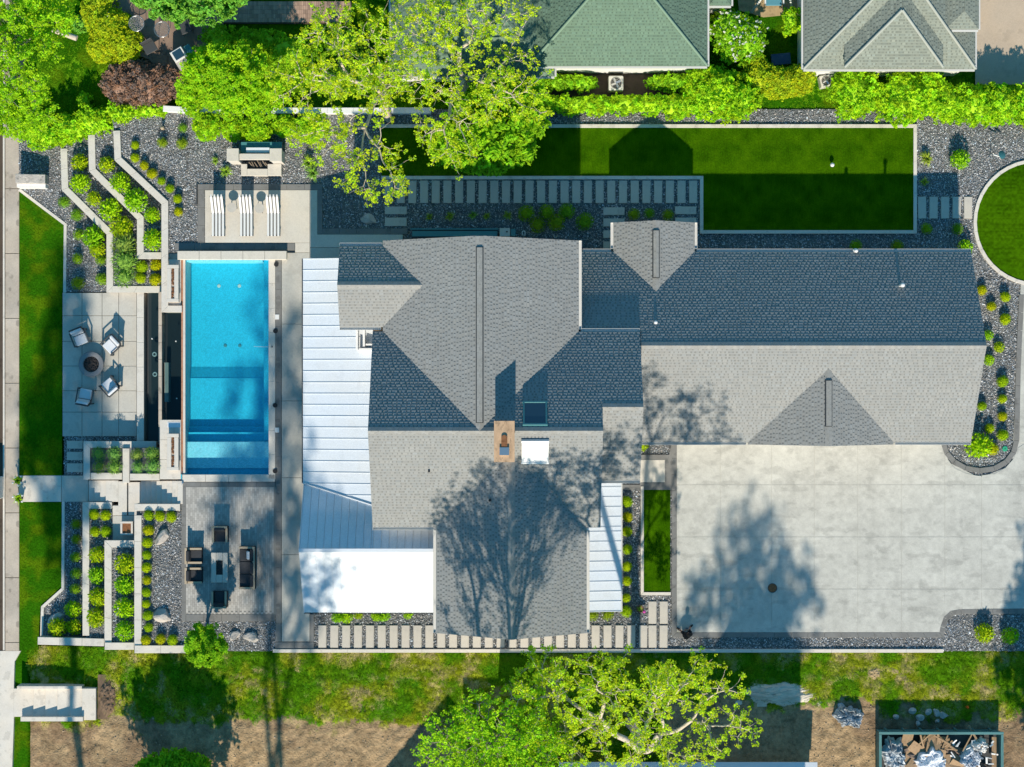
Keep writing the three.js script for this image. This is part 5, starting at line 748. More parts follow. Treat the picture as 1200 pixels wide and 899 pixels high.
const pv = Object.fromEntries(Object.entries(pm).map(([k, q]) => [k, [[1, 1, 1], [0.78, 0.92, 1.2], [1.12, 0.9, 1]].map(t => plantMat([q.color.r * t[0], q.color.g * t[1], q.color.b * t[2]]))]));
const stem = bar(v3(0, 0, 0), v3(0, 0.5, 0), 0.06, 6), geos = { ball: [1, 2, 3].map(k => ballGeo(600 + k, 560, 0.13, 0.2, 0.12, 0.84)), loose: [1, 2, 3].map(k => ballGeo(610 + k, 460, 0.17, 0.3, 0.38, 0.72)), dark: [1, 2].map(k => ballGeo(620 + k, 480, 0.1, 0.26, 0.28, 0.74)), sage: [1, 2].map(k => ballGeo(630 + k, 420, 0.08, 0.3, 0.4, 0.75)), grass: [1, 2].map(k => spikeGeo(640 + k, 150)) };
const proto = {};
function plant(kind, label0, group, y, list) {
  list.forEach(([px, py, rp, alt], idx) => {
    const label = nth(label0, idx);
    const kd = alt || kind, v = Math.floor(hash(px | 0, py | 0, 11) * geos[kd].length), cv = Math.floor(hash(px | 0, py | 0, 41) * 3), rr = rp / K, key = kd + v + '-' + cv, nmk = { ball: 'boxwood_ball', loose: 'leafy_shrub', dark: 'juniper_shrub', sage: 'sage_shrub', grass: 'ornamental_grass' }[kd], hgt = kd === 'grass' ? 0.75 : 0.85;
    const tp = y + rr * 0.9, pos = [X(px, tp), y, Z(py, tp)], turn = hash(px | 0, py | 0, 17) * 6.28, k = rr * (0.9 + 0.2 * hash(px | 0, py | 0, 19)), k2 = k * (0.88 + 0.2 * hash(px | 0, py | 0, 43)), k3 = k * (0.9 + 0.2 * hash(px | 0, py | 0, 47));
    let o;
    if (!proto[key]) { o = thing(nmk, label, 'shrub', pos, turn, group); M('foliage', kd === 'grass' ? geos[kd][v] : geos[kd][v].clone().translate(0, hgt, 0), pv[kd][cv], o); M('stem', stem, m.bark, o); proto[key] = o; o.scale.set(k, k2, k3); } else o = dup(proto[key], pos, turn, label, group, [k, k2, k3]);
  });
}
const Y1 = LOW + 0.06;
plant('ball', '{n} small boxwood ball from the hedge in the row beside the uppermost zigzag wall', 'boxwood row beside the uppermost wall', 0.02, [[158, 170, 5.2], [158, 185, 5], [169, 194, 5.4], [178, 203.5, 5.4], [189, 212, 5.4], [199, 221, 5.4], [208, 233, 5.4], [209, 248, 5.6]]);
plant('dark', 'round dark green shrub on the open gravel below the hedge', 'round shrubs on the upper gravel', 0.02, [[190, 167, 6.6], [213, 168, 6.6], [214, 150, 5.4]]);
plant('loose', '{n} leafy shrub from the hedge in the terrace between the lower zigzag walls', 'leafy shrubs on the second terrace', -1.08, [[93, 190, 9.5], [94, 215, 10.5], [110, 233, 9], [129, 246, 11.5], [142.5, 266, 11]]);
plant('loose', '{n} leafy shrub from the hedge in the terrace between the upper zigzag walls', 'leafy shrubs on the third terrace', -0.53, [[125, 193, 9.5], [141.5, 214, 11], [159, 235, 12.5], [178, 252, 8], [179, 281, 10.5]]);
plant('sage', '{n} grey green shrub from the leafy row in the second terrace corner', 'grey green shrubs on the second terrace', -1.08, [[145, 287, 13], [147, 306, 13], [146, 324, 11]]);
plant('ball', 'yellow green boxwood ball in the square corner below the pool fire trough', 'boxwood balls below the fire trough', -1.08, [[166, 312.5, 7.2], [182.5, 310.5, 6.8], [164.5, 326, 7], [182, 327.5, 7.4]]);
plant('dark', '{n} dark round shrub from the stone monument on the lowest gravel terrace', 'dark shrubs on the lowest terrace', Y1, [[75, 237, 6], [90, 252, 7], [92, 275, 6.5], [90.5, 303, 6.5], [118.5, 305, 6.5], [91, 332, 7], [119.5, 327, 6.5]]);
plant('loose', 'broad leafy shrub against the lowest zigzag wall', 'leafy shrubs against the lowest wall', Y1, [[110, 278, 12], [114, 292, 9]]);
plant('grass', '{n} spiky grass clump from the zigzag walls beside the outdoor fireplace', 'grass clumps beside the fireplace', 0.02, [[252, 188, 7], [264, 200, 11], [361, 190, 11], [366, 202, 12]]);
plant('grass', '{n} pale grass tuft from the pool deck in the shaded rear bed', 'tufts in the shaded rear bed', 0.02, [[503, 254, 7], [527, 253, 8], [554, 252, 7], [570, 253, 6], [595, 252, 8]]);
plant('dark', 'dark green shrub clustered in the shaded bed behind the house', 'shrub cluster in the shaded rear bed', 0.02, [[617, 250, 9.5], [630, 263, 9.5], [641, 249, 9], [652, 261, 10.5], [664, 248, 9], [685.5, 259.5, 9.5]]);
plant('dark', '{n} small dark shrub from the house behind the rear gable', 'small shrubs behind the rear gable', 0.02, [[743, 251, 6.5], [761, 250, 6.5], [783, 252, 6.5]]);
plant('grass', 'tall green grass clump at the corner of the putting lawn', 'grass clumps at the lawn corner', 0.02, [[1087, 185, 11], [1084, 213, 7]]);
plant('loose', 'bright leafy shrub on the gravel near the teal dish light', 'shrub near the dish light', 0.02, [[1125, 187, 10]]);
plant('dark', 'dark shrub in the shade of the garage near the slab row', 'shaded shrubs near the garage', 0.02, [[1086, 268, 7], [1122, 268, 6.5], [1003, 288, 7], [1052, 288, 7]]);
plant('loose', 'bright shrub at the garage corner beside the round lawn', 'shrub at the garage corner', 0.02, [[1131, 290, 8]]);
plant('ball', '{n} small shrub from the round lawn on the gravel along the garage end', 'boxwood balls along the garage end', 0.02, [[1151, 340, 6.5], [1178, 348, 6], [1162, 359, 6], [1178, 374, 6.3], [1158, 393, 5.4, 'loose'], [1171, 407, 5.4, 'loose'], [1159, 422, 5.8, 'loose'], [1175, 447, 6.3], [1175, 467.5, 5.8], [1151, 476, 6], [1175, 488, 6], [1160, 502, 6], [1175, 510, 6.2], [1163, 526, 6.4]]);
plant('loose', 'bright broad shrub at the rounded end of the gravel island', 'shrub at the island end', 0.02, [[1147, 522, 12]]);
plant('loose', 'bright yellow green shrub on the gravel by the boundary kerb', 'pair of shrubs by the boundary kerb', 0.02, [[1154, 742, 9.5], [1184, 745, 10]]);
plant('ball', '{n} small boxwood ball from the entry pad beside the metal porch', 'boxwood row beside the entry porch', 0.02, [[734.5, 588, 6.2], [735.5, 606, 6.2], [735, 623, 6.2], [735.5, 644, 6.2], [735, 664, 6], [735, 681, 6], [734, 701, 6], [734, 716.5, 6.2]]);
plant('loose', 'green shrub under the end of the entry porch roof', 'shrubs under the porch end', 0.02, [[694, 720, 7, 'dark'], [712, 720, 8, 'dark'], [752, 522, 6]]);
plant('loose', '{n} green groundcover clump from the pool walkway at the white porch foot', 'groundcover along the white porch', 0.02, [[396, 723, 6], [406, 723, 6.5], [420, 721, 5], [441, 722, 6], [450, 721, 6], [478, 720, 5]]);
plant('sage', 'feathery green shrub in the square bed beside the step slabs', 'shrubs in the first square bed', -0.94, [[115.5, 532, 7.8], [134, 531.5, 7.8], [116, 547, 7.6], [134, 547.5, 7.6]]);
plant('sage', 'feathery green shrub in the square bed beside the fire trough', 'shrubs in the second square bed', -0.4, [[160, 532.5, 7.6], [178, 532, 7.8], [161, 547.5, 7.6], [179, 546, 8.6]]);
plant('dark', '{n} dark shrub from the stairs along the outer terrace wall', 'shrubs along the outer terrace wall', Y1, [[89, 614.5, 6], [89, 632, 6], [88, 653, 6.5], [89, 672, 6], [88, 690, 5.5]]);
plant('loose', '{n} green shrub from the stairs beside the grey boulder on the lowest terrace', 'shrubs beside the lowest boulder', Y1, [[85.5, 714, 9.5], [68, 735, 9.5], [86.5, 734.5, 8.5]]);
plant('ball', 'yellow green boxwood ball on the terrace beside the water bowl', 'boxwood balls beside the water bowl', -1.08, [[110, 603, 6.4], [123.5, 604, 6.4], [111, 623, 6.2], [124, 623, 6.4]]);
plant('loose', '{n} leafy shrub from the stairs in the narrow second terrace', 'leafy shrubs on the narrow terrace', -1.08, [[113.5, 650, 10], [113, 674, 9], [115, 700, 10], [113, 724, 10]]);
plant('loose', '{n} leafy shrub from the water bowl in the narrow third terrace', 'leafy shrubs on the third lower terrace', -0.53, [[146.5, 661, 12], [146, 686, 10], [146, 712, 11], [146, 739, 10.5]]);
plant('ball', '{n} boxwood ball from the upper stairs in the bed beside the lounge patio', 'boxwood row beside the lounge patio', 0.02, [[174, 604, 6.4], [187, 605, 6.2], [200.5, 606, 6.4], [174, 621.5, 6.2], [172.5, 636, 6], [172, 650.5, 5.8], [172, 665, 5.6], [172, 680, 5.6], [171.5, 694.5, 5.6], [171, 708, 5.6], [173, 721.5, 5.6], [174, 735.5, 5.2], [171, 750, 5.6], [188, 749, 6.2], [202, 750, 6.2]]);
// ---------------------------------------------------------------- garden furniture and small things
function boulder(label, px, py, y, w, h, d, turn, sd) {
  const g = new THREE.IcosahedronGeometry(1, 3), q = g.attributes.position, r = rng(sd), cuts = Array.from({ length: 9 }, () => [v3(r() - 0.5, r() * 0.9, r() - 0.5).normalize(), 0.5 + 0.28 * r()]);
  for (let i = 0; i < q.count; i++) { const a = v3().fromBufferAttribute(q, i); for (const [n, k] of cuts) { const t = a.dot(n) - k; if (t > 0) a.addScaledVector(n, -t); } a.multiplyScalar(1 + 0.06 * (vn(a.x * 5 + 20, a.y * 5 + a.z * 3 + 20, 64, sd) - 0.5)); q.setXYZ(i, a.x * w / 2 * 1.1, a.y * h * 0.75, a.z * d / 2 * 1.1); }
  g.computeVertexNormals(); single('boulder', label, 'boulder', g.translate(0, h * 0.3, 0), m.stone, [X(px, y), y, Z(py, y)], turn);
}
boulder('tall pale boulder on the gravel beside the upper stairs', 190, 629, 0, 0.9, 0.5, 0.5, 0.75, 1); boulder('broad pale boulder on the gravel beside the lounge patio', 192, 722, 0, 0.95, 0.5, 0.72, -0.4, 2); boulder('long grey boulder on the lowest terrace', 67, 723, LOW, 1.0, 0.45, 0.5, 0.7, 3); boulder('flat grey boulder in the shaded gravel by the pool deck', 432, 257, 0, 0.8, 0.3, 0.5, -0.35, 4); boulder('long pale boulder against the boundary kerb', 295, 747, 0, 0.85, 0.35, 0.5, 0.05, 5); boulder('small pale boulder beside the small round tree', 275, 745, 0, 0.6, 0.3, 0.5, 0.3, 6);
{
  const o = thing('stone_monument', 'sloping rough stone monument by the side lawn corner', 'monument', [X(41, LOW), LOW + 0.03, Z(214, LOW)]), s = new THREE.Shape([new THREE.Vector2(-0.68, 0), new THREE.Vector2(0.68, 0), new THREE.Vector2(0.68, 0.75), new THREE.Vector2(-0.68, 1.0)]);
  M('body', new THREE.ExtrudeGeometry(s, { depth: 0.42, bevelEnabled: true, bevelSize: 0.02, bevelThickness: 0.02, bevelSegments: 1 }).translate(0, 0, -0.3), m.stone, o); M('face_plate', new THREE.ExtrudeGeometry(s, { depth: 0.18, bevelEnabled: false }).scale(1, 0.82, 1).translate(0, 0, 0.145), m.white, o);
}
{ // outdoor fireplace
  const o = thing('outdoor_fireplace', 'pale stone outdoor fireplace with twin columns and a rear counter', 'fireplace', [X(303), 0.03, Z(188)]), u = 1 / K, P = (n, a, b, c, d, h, mt, y = 0) => M(n, rbx((c - a) * u, h, (d - b) * u, ((a + c) / 2 - 303) * u, y, ((b + d) / 2 - 188) * u, 0.012, 1), mt, o);
  P('column', 272, 179, 284.5, 193, 1.45, m.cap); P('column', 321.5, 179, 334, 193, 1.45, m.cap); M('column_cap', rbx(0.58, 0.07, 0.62, (278.2 - 303) * u, 1.45, -2 * u, 0.012), m.pad, o); M('column_cap', rbx(0.58, 0.07, 0.62, (327.8 - 303) * u, 1.45, -2 * u, 0.012), m.pad, o);
  P('lintel', 284.6, 183.5, 321.4, 190.5, 0.22, m.cap, 0.95); P('hearth', 284, 193.4, 291, 207, 0.42, m.pad); P('hearth', 315, 193.4, 331, 207, 0.42, m.pad); P('hearth', 291.1, 199, 314.9, 207, 0.42, m.pad); P('firebox_floor', 291.1, 190.7, 314.9, 198.9, 0.22, m.dark);
  P('counter', 286, 170, 332, 182, 0.78, m.charcoal); P('counter_top', 285, 169, 333, 182.4, 0.05, m.teal, 0.78); P('grill_lid', 292, 176, 319, 182, 0.2, m.sheet, 0.83); P('firebox_back', 284.6, 182.6, 321.4, 183.4, 0.94, m.charcoal);
  const r = rng(5); for (let i = 0; i < 7; i++) M('log', bar(v3(-0.42 + i * 0.13, 0.25, -0.02 + 0.2 * r()), v3(-0.3 + i * 0.13 + 0.1 * r(), 0.27 + 0.06 * r(), 0.36), 0.03), m.bark, o);
  single('drink_can', 'small blue and red can on the fireplace counter', 'can', cyl(0.07, 0.07, 0.14), mat([0.05, 0.25, 0.45], 0.4), [X(323, 0.9), 0.86, Z(176, 0.9)]);
}
{ // chaise longues
  const c = thing('chaise_longue', 'white slatted chaise longue on the pale pad above the pool', 'chaise longue', [X(257), 0.085, Z(254)], 0, 'chaise longues on the pool pad'), w = 0.62;
  for (let i = 0; i < 4; i++) { const x = (i - 1.5) * 0.165; M('slat', rbx(0.10, 0.035, 1.12, x, 0.33, 0.42, 0.015), m.plastic, c); M('slat', rbx(0.10, 0.035, 0.98, x, -0.0175, 0, 0.015).rotateX(0.62).translate(0, 0.62, -0.52), m.plastic, c); M('slat', rbx(0.07, 0.02, 0.14, x, 0.9, -0.92, 0.01), m.plastic, c); }
  M('sling', bx(0.6, 0.012, 1.1, 0, 0.312, 0.42), m.band, c); M('sling', bx(0.6, 0.012, 0.96, 0, -0.035, 0).rotateX(0.62).translate(0, 0.62, -0.52), m.band, c);
  M('crossbar', bx(0.64, 0.05, 0.05, 0, 0.258, -0.12), m.charcoal, c); M('crossbar', bx(0.64, 0.05, 0.05, 0, 0.28, 0.95), m.charcoal, c); M('crossbar', bx(0.64, 0.05, 0.05, 0, 0.83, -0.88), m.charcoal, c);
  for (const [x, z] of [[-0.28, -0.12], [0.28, -0.12], [-0.28, 0.93], [0.28, 0.93]]) M('leg', bx(0.05, 0.29, 0.05, x, 0, z), m.charcoal, c); M('back_prop', bar(v3(-0.26, 0.03, -0.78), v3(-0.26, 0.8, -0.86), 0.02), m.charcoal, c); M('back_prop', bar(v3(0.26, 0.03, -0.78), v3(0.26, 0.8, -0.86), 0.02), m.charcoal, c);
  c.userData.label = 'white slatted chaise longue beside the steel edging bar'; dup(c, [X(290), 0.085, Z(254)], 0, 'white slatted chaise longue between the two side tables'); dup(c, [X(321.5), 0.085, Z(254)], 0, 'white slatted chaise longue on the house side of both tables');
  const t = thing('side_table', 'small round grey side table between the chaise longues', 'side table', [X(273.5), 0.085, Z(244.5)], 0, 'side tables on the pool pad'); M('table_top', cyl(0.235, 0.235, 0.03, 0, 0.45, 0, 28), m.paver, t); for (let k = 0; k < 3; k++) M('leg', bar(v3(0, 0.46, 0).add(v3(Math.cos(k * 2.1), 0, Math.sin(k * 2.1)).multiplyScalar(0.08)), v3(Math.cos(k * 2.1), 0, Math.sin(k * 2.1)).multiplyScalar(0.2), 0.015), m.charcoal, t); t.userData.label = 'small round side table between the edging bar side chaise and the middle one'; dup(t, [X(306), 0.085, Z(245.5)], 1, 'small round side table between the middle chaise and the house side one');
  single('garden_edging', 'short dark steel edging bar in the gravel beside the pool pad', 'edging', bx(0.06, 0.12, 0.95), m.charcoal, [X(231), 0.02, Z(228)]);
}
{ // fire pit and its chairs
  const y = LOW + 0.1, o = thing('fire_pit', 'round grey concrete fire pit filled with dark lava stones', 'fire pit', [X(108.5, y), y, Z(427, y)]);
  M('bowl', new THREE.LatheGeometry([[0.36, 0.06], [0.38, 0.3], [0.4, 0.38], [0.6, 0.38], [0.63, 0.34], [0.56, 0], [0.36, 0]].map(q => new THREE.Vector2(...q)), 40), mapMat(mottled(1, [0.23, 0.23, 0.24], 0.15, 701, 0.1, 256), 0.8), o); M('ember_bed', cyl(0.385, 0.385, 0.24, 0, 0.04, 0, 30), m.black, o);
  const r = rng(9), list = []; for (let i = 0; i < 170; i++) { const a = r() * 6.283, d = 0.36 * Math.sqrt(r()); list.push(new THREE.IcosahedronGeometry(0.025 + 0.025 * r(), 0).translate(Math.cos(a) * d, 0.29 + 0.03 * r(), Math.sin(a) * d)); } M('lava_stones', merge(list), m.lava, o).userData.kind = 'stuff';
  const list2 = [[96, 396], [132.5, 404.5], [131, 452.5], [102, 464]]; let c;
  list2.forEach(([px, py], i) => {
    const turn = Math.atan2(X(108.5) - X(px), Z(427) - Z(py)), pos = [X(px, y), y, Z(py, y)];
    const lb = ['pale cushioned fire pit chair turned from the lowest zigzag wall', 'pale cushioned fire pit chair between pit and dark basin, towards the zigzag wall', 'pale cushioned fire pit chair between pit and dark basin, towards the square beds', 'pale cushioned fire pit chair beside the lawn, towards the step slabs'][i];
    if (i) { dup(c, pos, turn, lb); return; }
    c = thing('fire_chair', lb, 'chair', pos, turn, 'chairs round the fire pit');
    M('seat_cushion', rbx(0.6, 0.15, 0.5, 0, 0.3, 0.1, 0.05), m.cushion, c); M('back_cushion', rbx(0.6, 0.46, 0.14, 0, 0, 0, 0.05).rotateX(-0.28).translate(0, 0.42, -0.22), m.cushion, c);
    M('backrest', bx(0.66, 0.5, 0.05, 0, 0, 0).rotateX(-0.28).translate(0, 0.34, -0.32), m.charcoal, c); M('seat_frame', bx(0.66, 0.08, 0.66, 0, 0.2, 0.02), m.charcoal, c);
    for (const s of [-1, 1]) { M('armrest', rbx(0.07, 0.04, 0.74, s * 0.38, 0.55, 0, 0.015), m.charcoal, c); for (const z of [-0.32, 0.33]) M('leg', bx(0.06, 0.56, 0.06, s * 0.38, 0, z), m.charcoal, c); }
  });
}
{ // lounge set
  const y = 0.087, mk = (w, label, pos, turn, group, seats) => {
    const c = thing(seats > 1 ? 'outdoor_sofa' : 'lounge_chair', label, seats > 1 ? 'sofa' : 'armchair', pos, turn, group), d = 0.8;
    M('base', bx(w, 0.22, d - 0.04, 0, 0.1, 0), m.cushionDark, c); M('backrest', bx(w, 0.46, 0.1, 0, 0.26, -d / 2 + 0.05), m.cushionDark, c); M('back_rail', bx(w + 0.02, 0.03, 0.11, 0, 0.725, -d / 2 + 0.05), m.tan, c);
    for (const s of [-1, 1]) { M('arm', bx(0.09, 0.3, d - 0.12, s * (w / 2 - 0.045), 0.26, 0.05), m.cushionDark, c); M('arm_rail', bx(0.1, 0.025, d - 0.11, s * (w / 2 - 0.045), 0.565, 0.055), m.tan, c); for (const z of [-0.33, 0.33]) M('leg', bx(0.06, 0.1, 0.06, s * (w / 2 - 0.06), 0, z), m.charcoal, c); }
    const cw = (w - 0.2) / seats; for (let i = 0; i < seats; i++) { const x = -w / 2 + 0.1 + cw * (i + 0.5); M('seat_cushion', rbx(cw - 0.015, 0.14, 0.6, x, 0.32, 0.07, 0.04), m.cushionDark, c); M('back_cushion', rbx(cw - 0.03, 0.36, 0.15, 0, 0, 0, 0.05).rotateX(-0.22).translate(x, 0.44, -0.2), m.cushionDark, c); } return c;
  };
  mk(0.74, 'black outdoor armchair turned towards the fire table from the pool side', [X(260), y, Z(625)], 0, undefined, 1); const a = mk(0.76, 'black outdoor armchair of the pair facing the sofa', [X(229.5), y, Z(650)], Math.PI / 2, 'pair of armchairs facing the sofa', 1); dup(a, [X(229.5), y, Z(673)], Math.PI / 2); mk(0.74, 'black outdoor armchair turned towards the fire table from the boundary side', [X(259), y, Z(701)], Math.PI, undefined, 1); const sf = mk(2.05, 'long black outdoor sofa with tan rails beside the fire table', [X(291.5), y, Z(664)], -Math.PI / 2, undefined, 3);
  M('throw_pillow', rbx(0.4, 0.38, 0.12, 0, 0, 0, 0.05).rotateX(-0.3).translate(-0.62, 0.5, -0.02), m.cushion, sf); 
  const t = thing('fire_table', 'rectangular pale concrete fire table with a dark burner slot', 'fire table', [X(259), y, Z(664)]); M('table_base', bx(0.66, 0.36, 1.26, 0, 0, 0), m.band, t); for (const g of [rbx(0.24, 0.08, 1.46, -0.28, 0.36, 0, 0.02), rbx(0.24, 0.08, 1.46, 0.28, 0.36, 0, 0.02), rbx(0.31, 0.08, 0.38, 0, 0.36, -0.54, 0.02), rbx(0.31, 0.08, 0.38, 0, 0.36, 0.54, 0.02)]) M('table_top', g, m.paver, t); M('burner', bx(0.31, 0.02, 0.69, 0, 0.37, 0), m.black, t); const r = rng(13), l = []; for (let i = 0; i < 40; i++) l.push(new THREE.IcosahedronGeometry(0.025, 0).translate((r() - 0.5) * 0.24, 0.4, (r() - 0.5) * 0.6)); M('burner_stones', merge(l), m.lava, t).userData.kind = 'stuff';
}
{ // small fittings
  const ac = thing('air_conditioner', 'square beige air conditioner on the bare mulch under the white wall', 'air conditioner', [X(721), 0, Z(100)]);
  M('cabinet', rbx(0.72, 0.7, 0.72, 0, 0, 0, 0.06), m.hvac, ac); M('fan_opening', cyl(0.27, 0.27, 0.02, 0, 0.695, 0, 28), m.black, ac); for (let k = 0; k < 4; k++) M('fan_blade', new THREE.BoxGeometry(0.24, 0.008, 0.11).rotateX(0.3).translate(0.13, 0.722, 0).rotateY(k * Math.PI / 2 + 0.4), m.steel, ac); M('guard', merge([0.1, 0.17, 0.24].map(q => new THREE.TorusGeometry(q, 0.006, 5, 28).rotateX(Math.PI / 2).translate(0, 0.745, 0))), m.hvac, ac);
  dup(ac, [X(965.5), 0, Z(97)], 0.2, 'square beige air conditioner beside the broad bright shrub', undefined, [0.8, 0.9, 0.8]);
  const ub = thing('utility_box', 'beige utility cabinet behind the north gable', 'utility box', [X(594), 0.02, Z(274)]); M('cabinet', rbx(0.5, 0.95, 0.4, -0.1, 0, 0, 0.03), m.hvac, ub); M('meter', rbx(0.25, 0.8, 0.35, 0.3, 0, 0, 0.03), m.teal, ub); M('switch', bx(0.08, 0.03, 0.06, 0.0, 0.95, -0.02), m.black, ub);
  const hp = thing('pipe_loop', 'white looped pipe standing behind the north gable', 'pipe', [X(613.5), 0.02, Z(275)]); M('pipe', new THREE.TorusGeometry(0.07, 0.022, 8, 16, Math.PI).rotateX(-Math.PI / 2).translate(0, 0.6, -0.06), m.plastic, hp); M('riser', merge([cyl(0.022, 0.022, 0.6, -0.07, 0, 0.05, 8), cyl(0.022, 0.022, 0.6, 0.07, 0, 0.05, 8), bar(v3(-0.07, 0.6, -0.06), v3(-0.07, 0.6, 0.06), 0.022), bar(v3(0.07, 0.6, -0.06), v3(0.07, 0.6, 0.06), 0.022)]), m.plastic, hp);
  const gl = thing('globe_light', 'white globe lamp on a short stake in the putting lawn', 'lamp', [X(975, 0.2), 0.07, Z(193.5, 0.2)]); M('globe', new THREE.SphereGeometry(0.105, 20, 14).translate(0, 0.24, 0), m.plastic, gl); M('stake', cyl(0.02, 0.02, 0.16), m.charcoal, gl);
  const tl = thing('dish_light', 'teal dish on a leaning pole near the round lawn', 'dish light', [X(1160), 0, Z(185)]); M('pole', bar(v3(0, 0, 0), v3(0.04, 1.05, 0), 0.018), m.steel, tl); M('arm', bar(v3(-0.1, 1.08, -0.02), v3(0.3, 1.0, 0.08), 0.03), m.plastic, tl); const dsh = M('dish', new THREE.SphereGeometry(0.34, 24, 8, 0, 6.2832, 0, 0.85).scale(1, 0.35, 0.75), m.teal, tl); dsh.position.set(0.3, 0.95, 0.0); dsh.rotation.set(0.2, 0.9, -0.75);
  const vc = thing('valve_cover', 'small green valve cover at the rounded end of the gravel island', 'valve cover', [X(1177.5), 0.01, Z(526)], 0.5); M('lid', cyl(0.14, 0.13, 0.06, 0, 0, 0, 8), mat([0.02, 0.36, 0.2], 0.6), vc); M('latch', bx(0.05, 0.02, 0.03, 0, 0.06, 0), m.charcoal, vc);
  const fp = thing('flower_pot', 'terracotta flower pot with dark leaves and a magenta bloom near the slabs', 'flower pot', [X(749.5), 0.02, Z(713)]); M('pot', new THREE.LatheGeometry([[0, 0], [0.12, 0], [0.17, 0.26], [0.19, 0.28], [0.165, 0.28], [0.14, 0.22], [0, 0.22]].map(q => new THREE.Vector2(...q)), 20), m.pot, fp); M('foliage', spikeGeo(7, 40).scale(0.24, 0.22, 0.24).translate(0, 0.22, 0), pm.dark, fp); M('bloom', new THREE.IcosahedronGeometry(0.085, 1).translate(0.2, 0.3, 0.12), m.pink, fp);
  const pt = thing('potted_plant', 'potted spiky plant with white blooms flanking the walkway entrance', 'potted plant', [X(23.5, LOW), LOW + 0.06, Z(562.5, LOW)], 0, 'potted plants at the walkway'); M('pot', new THREE.LatheGeometry([[0, 0], [0.13, 0], [0.19, 0.3], [0.16, 0.3], [0.14, 0.25], [0, 0.25]].map(q => new THREE.Vector2(...q)), 18), m.charcoal, pt); M('foliage', spikeGeo(17, 60).scale(0.42, 0.4, 0.42).translate(0, 0.25, 0), pm.loose, pt); M('blooms', merge([[0.2, 0.1], [-0.22, 0.12], [0.05, 0.25], [0.18, -0.2], [-0.1, -0.15]].map(([x, z]) => new THREE.IcosahedronGeometry(0.055, 0).translate(x, 0.5, z))), m.plastic, pt); pt.userData.label = 'potted spiky plant at the walkway corner on the fire pit side'; dup(pt, [X(24.5, LOW), LOW + 0.06, Z(583.5, LOW)], 2, 'potted spiky plant at the walkway corner on the lower terrace side');
  const uc = thing('utility_cabinet', 'white cabinet standing at the street edge', 'cabinet', [X(-8, LOW), LOW - 0.1, Z(571, LOW)]); M('cabinet', rbx(1.0, 1.2, 1.08, 0, 0, 0, 0.03), m.white, uc); M('lid', rbx(1.04, 0.04, 1.12, 0, 1.2, 0, 0.01), m.white, uc);
  const gw = wallAlong('white_wall', 'long white garden wall between the back yard and the gravel', [[191, 127], [232, 129.5], [505, 129.5]], 0.55, -0.5, 7); gw.traverse(q => { if (q.isMesh) q.material = m.white; });
  single('landscape_post', 'small tan stake standing in the upper gravel', 'stake', merge([cyl(0.07, 0.05, 0.3), new THREE.SphereGeometry(0.1, 10, 8).translate(0, 0.32, 0)]), m.tan, [X(191.5), 0, Z(151)]);
}
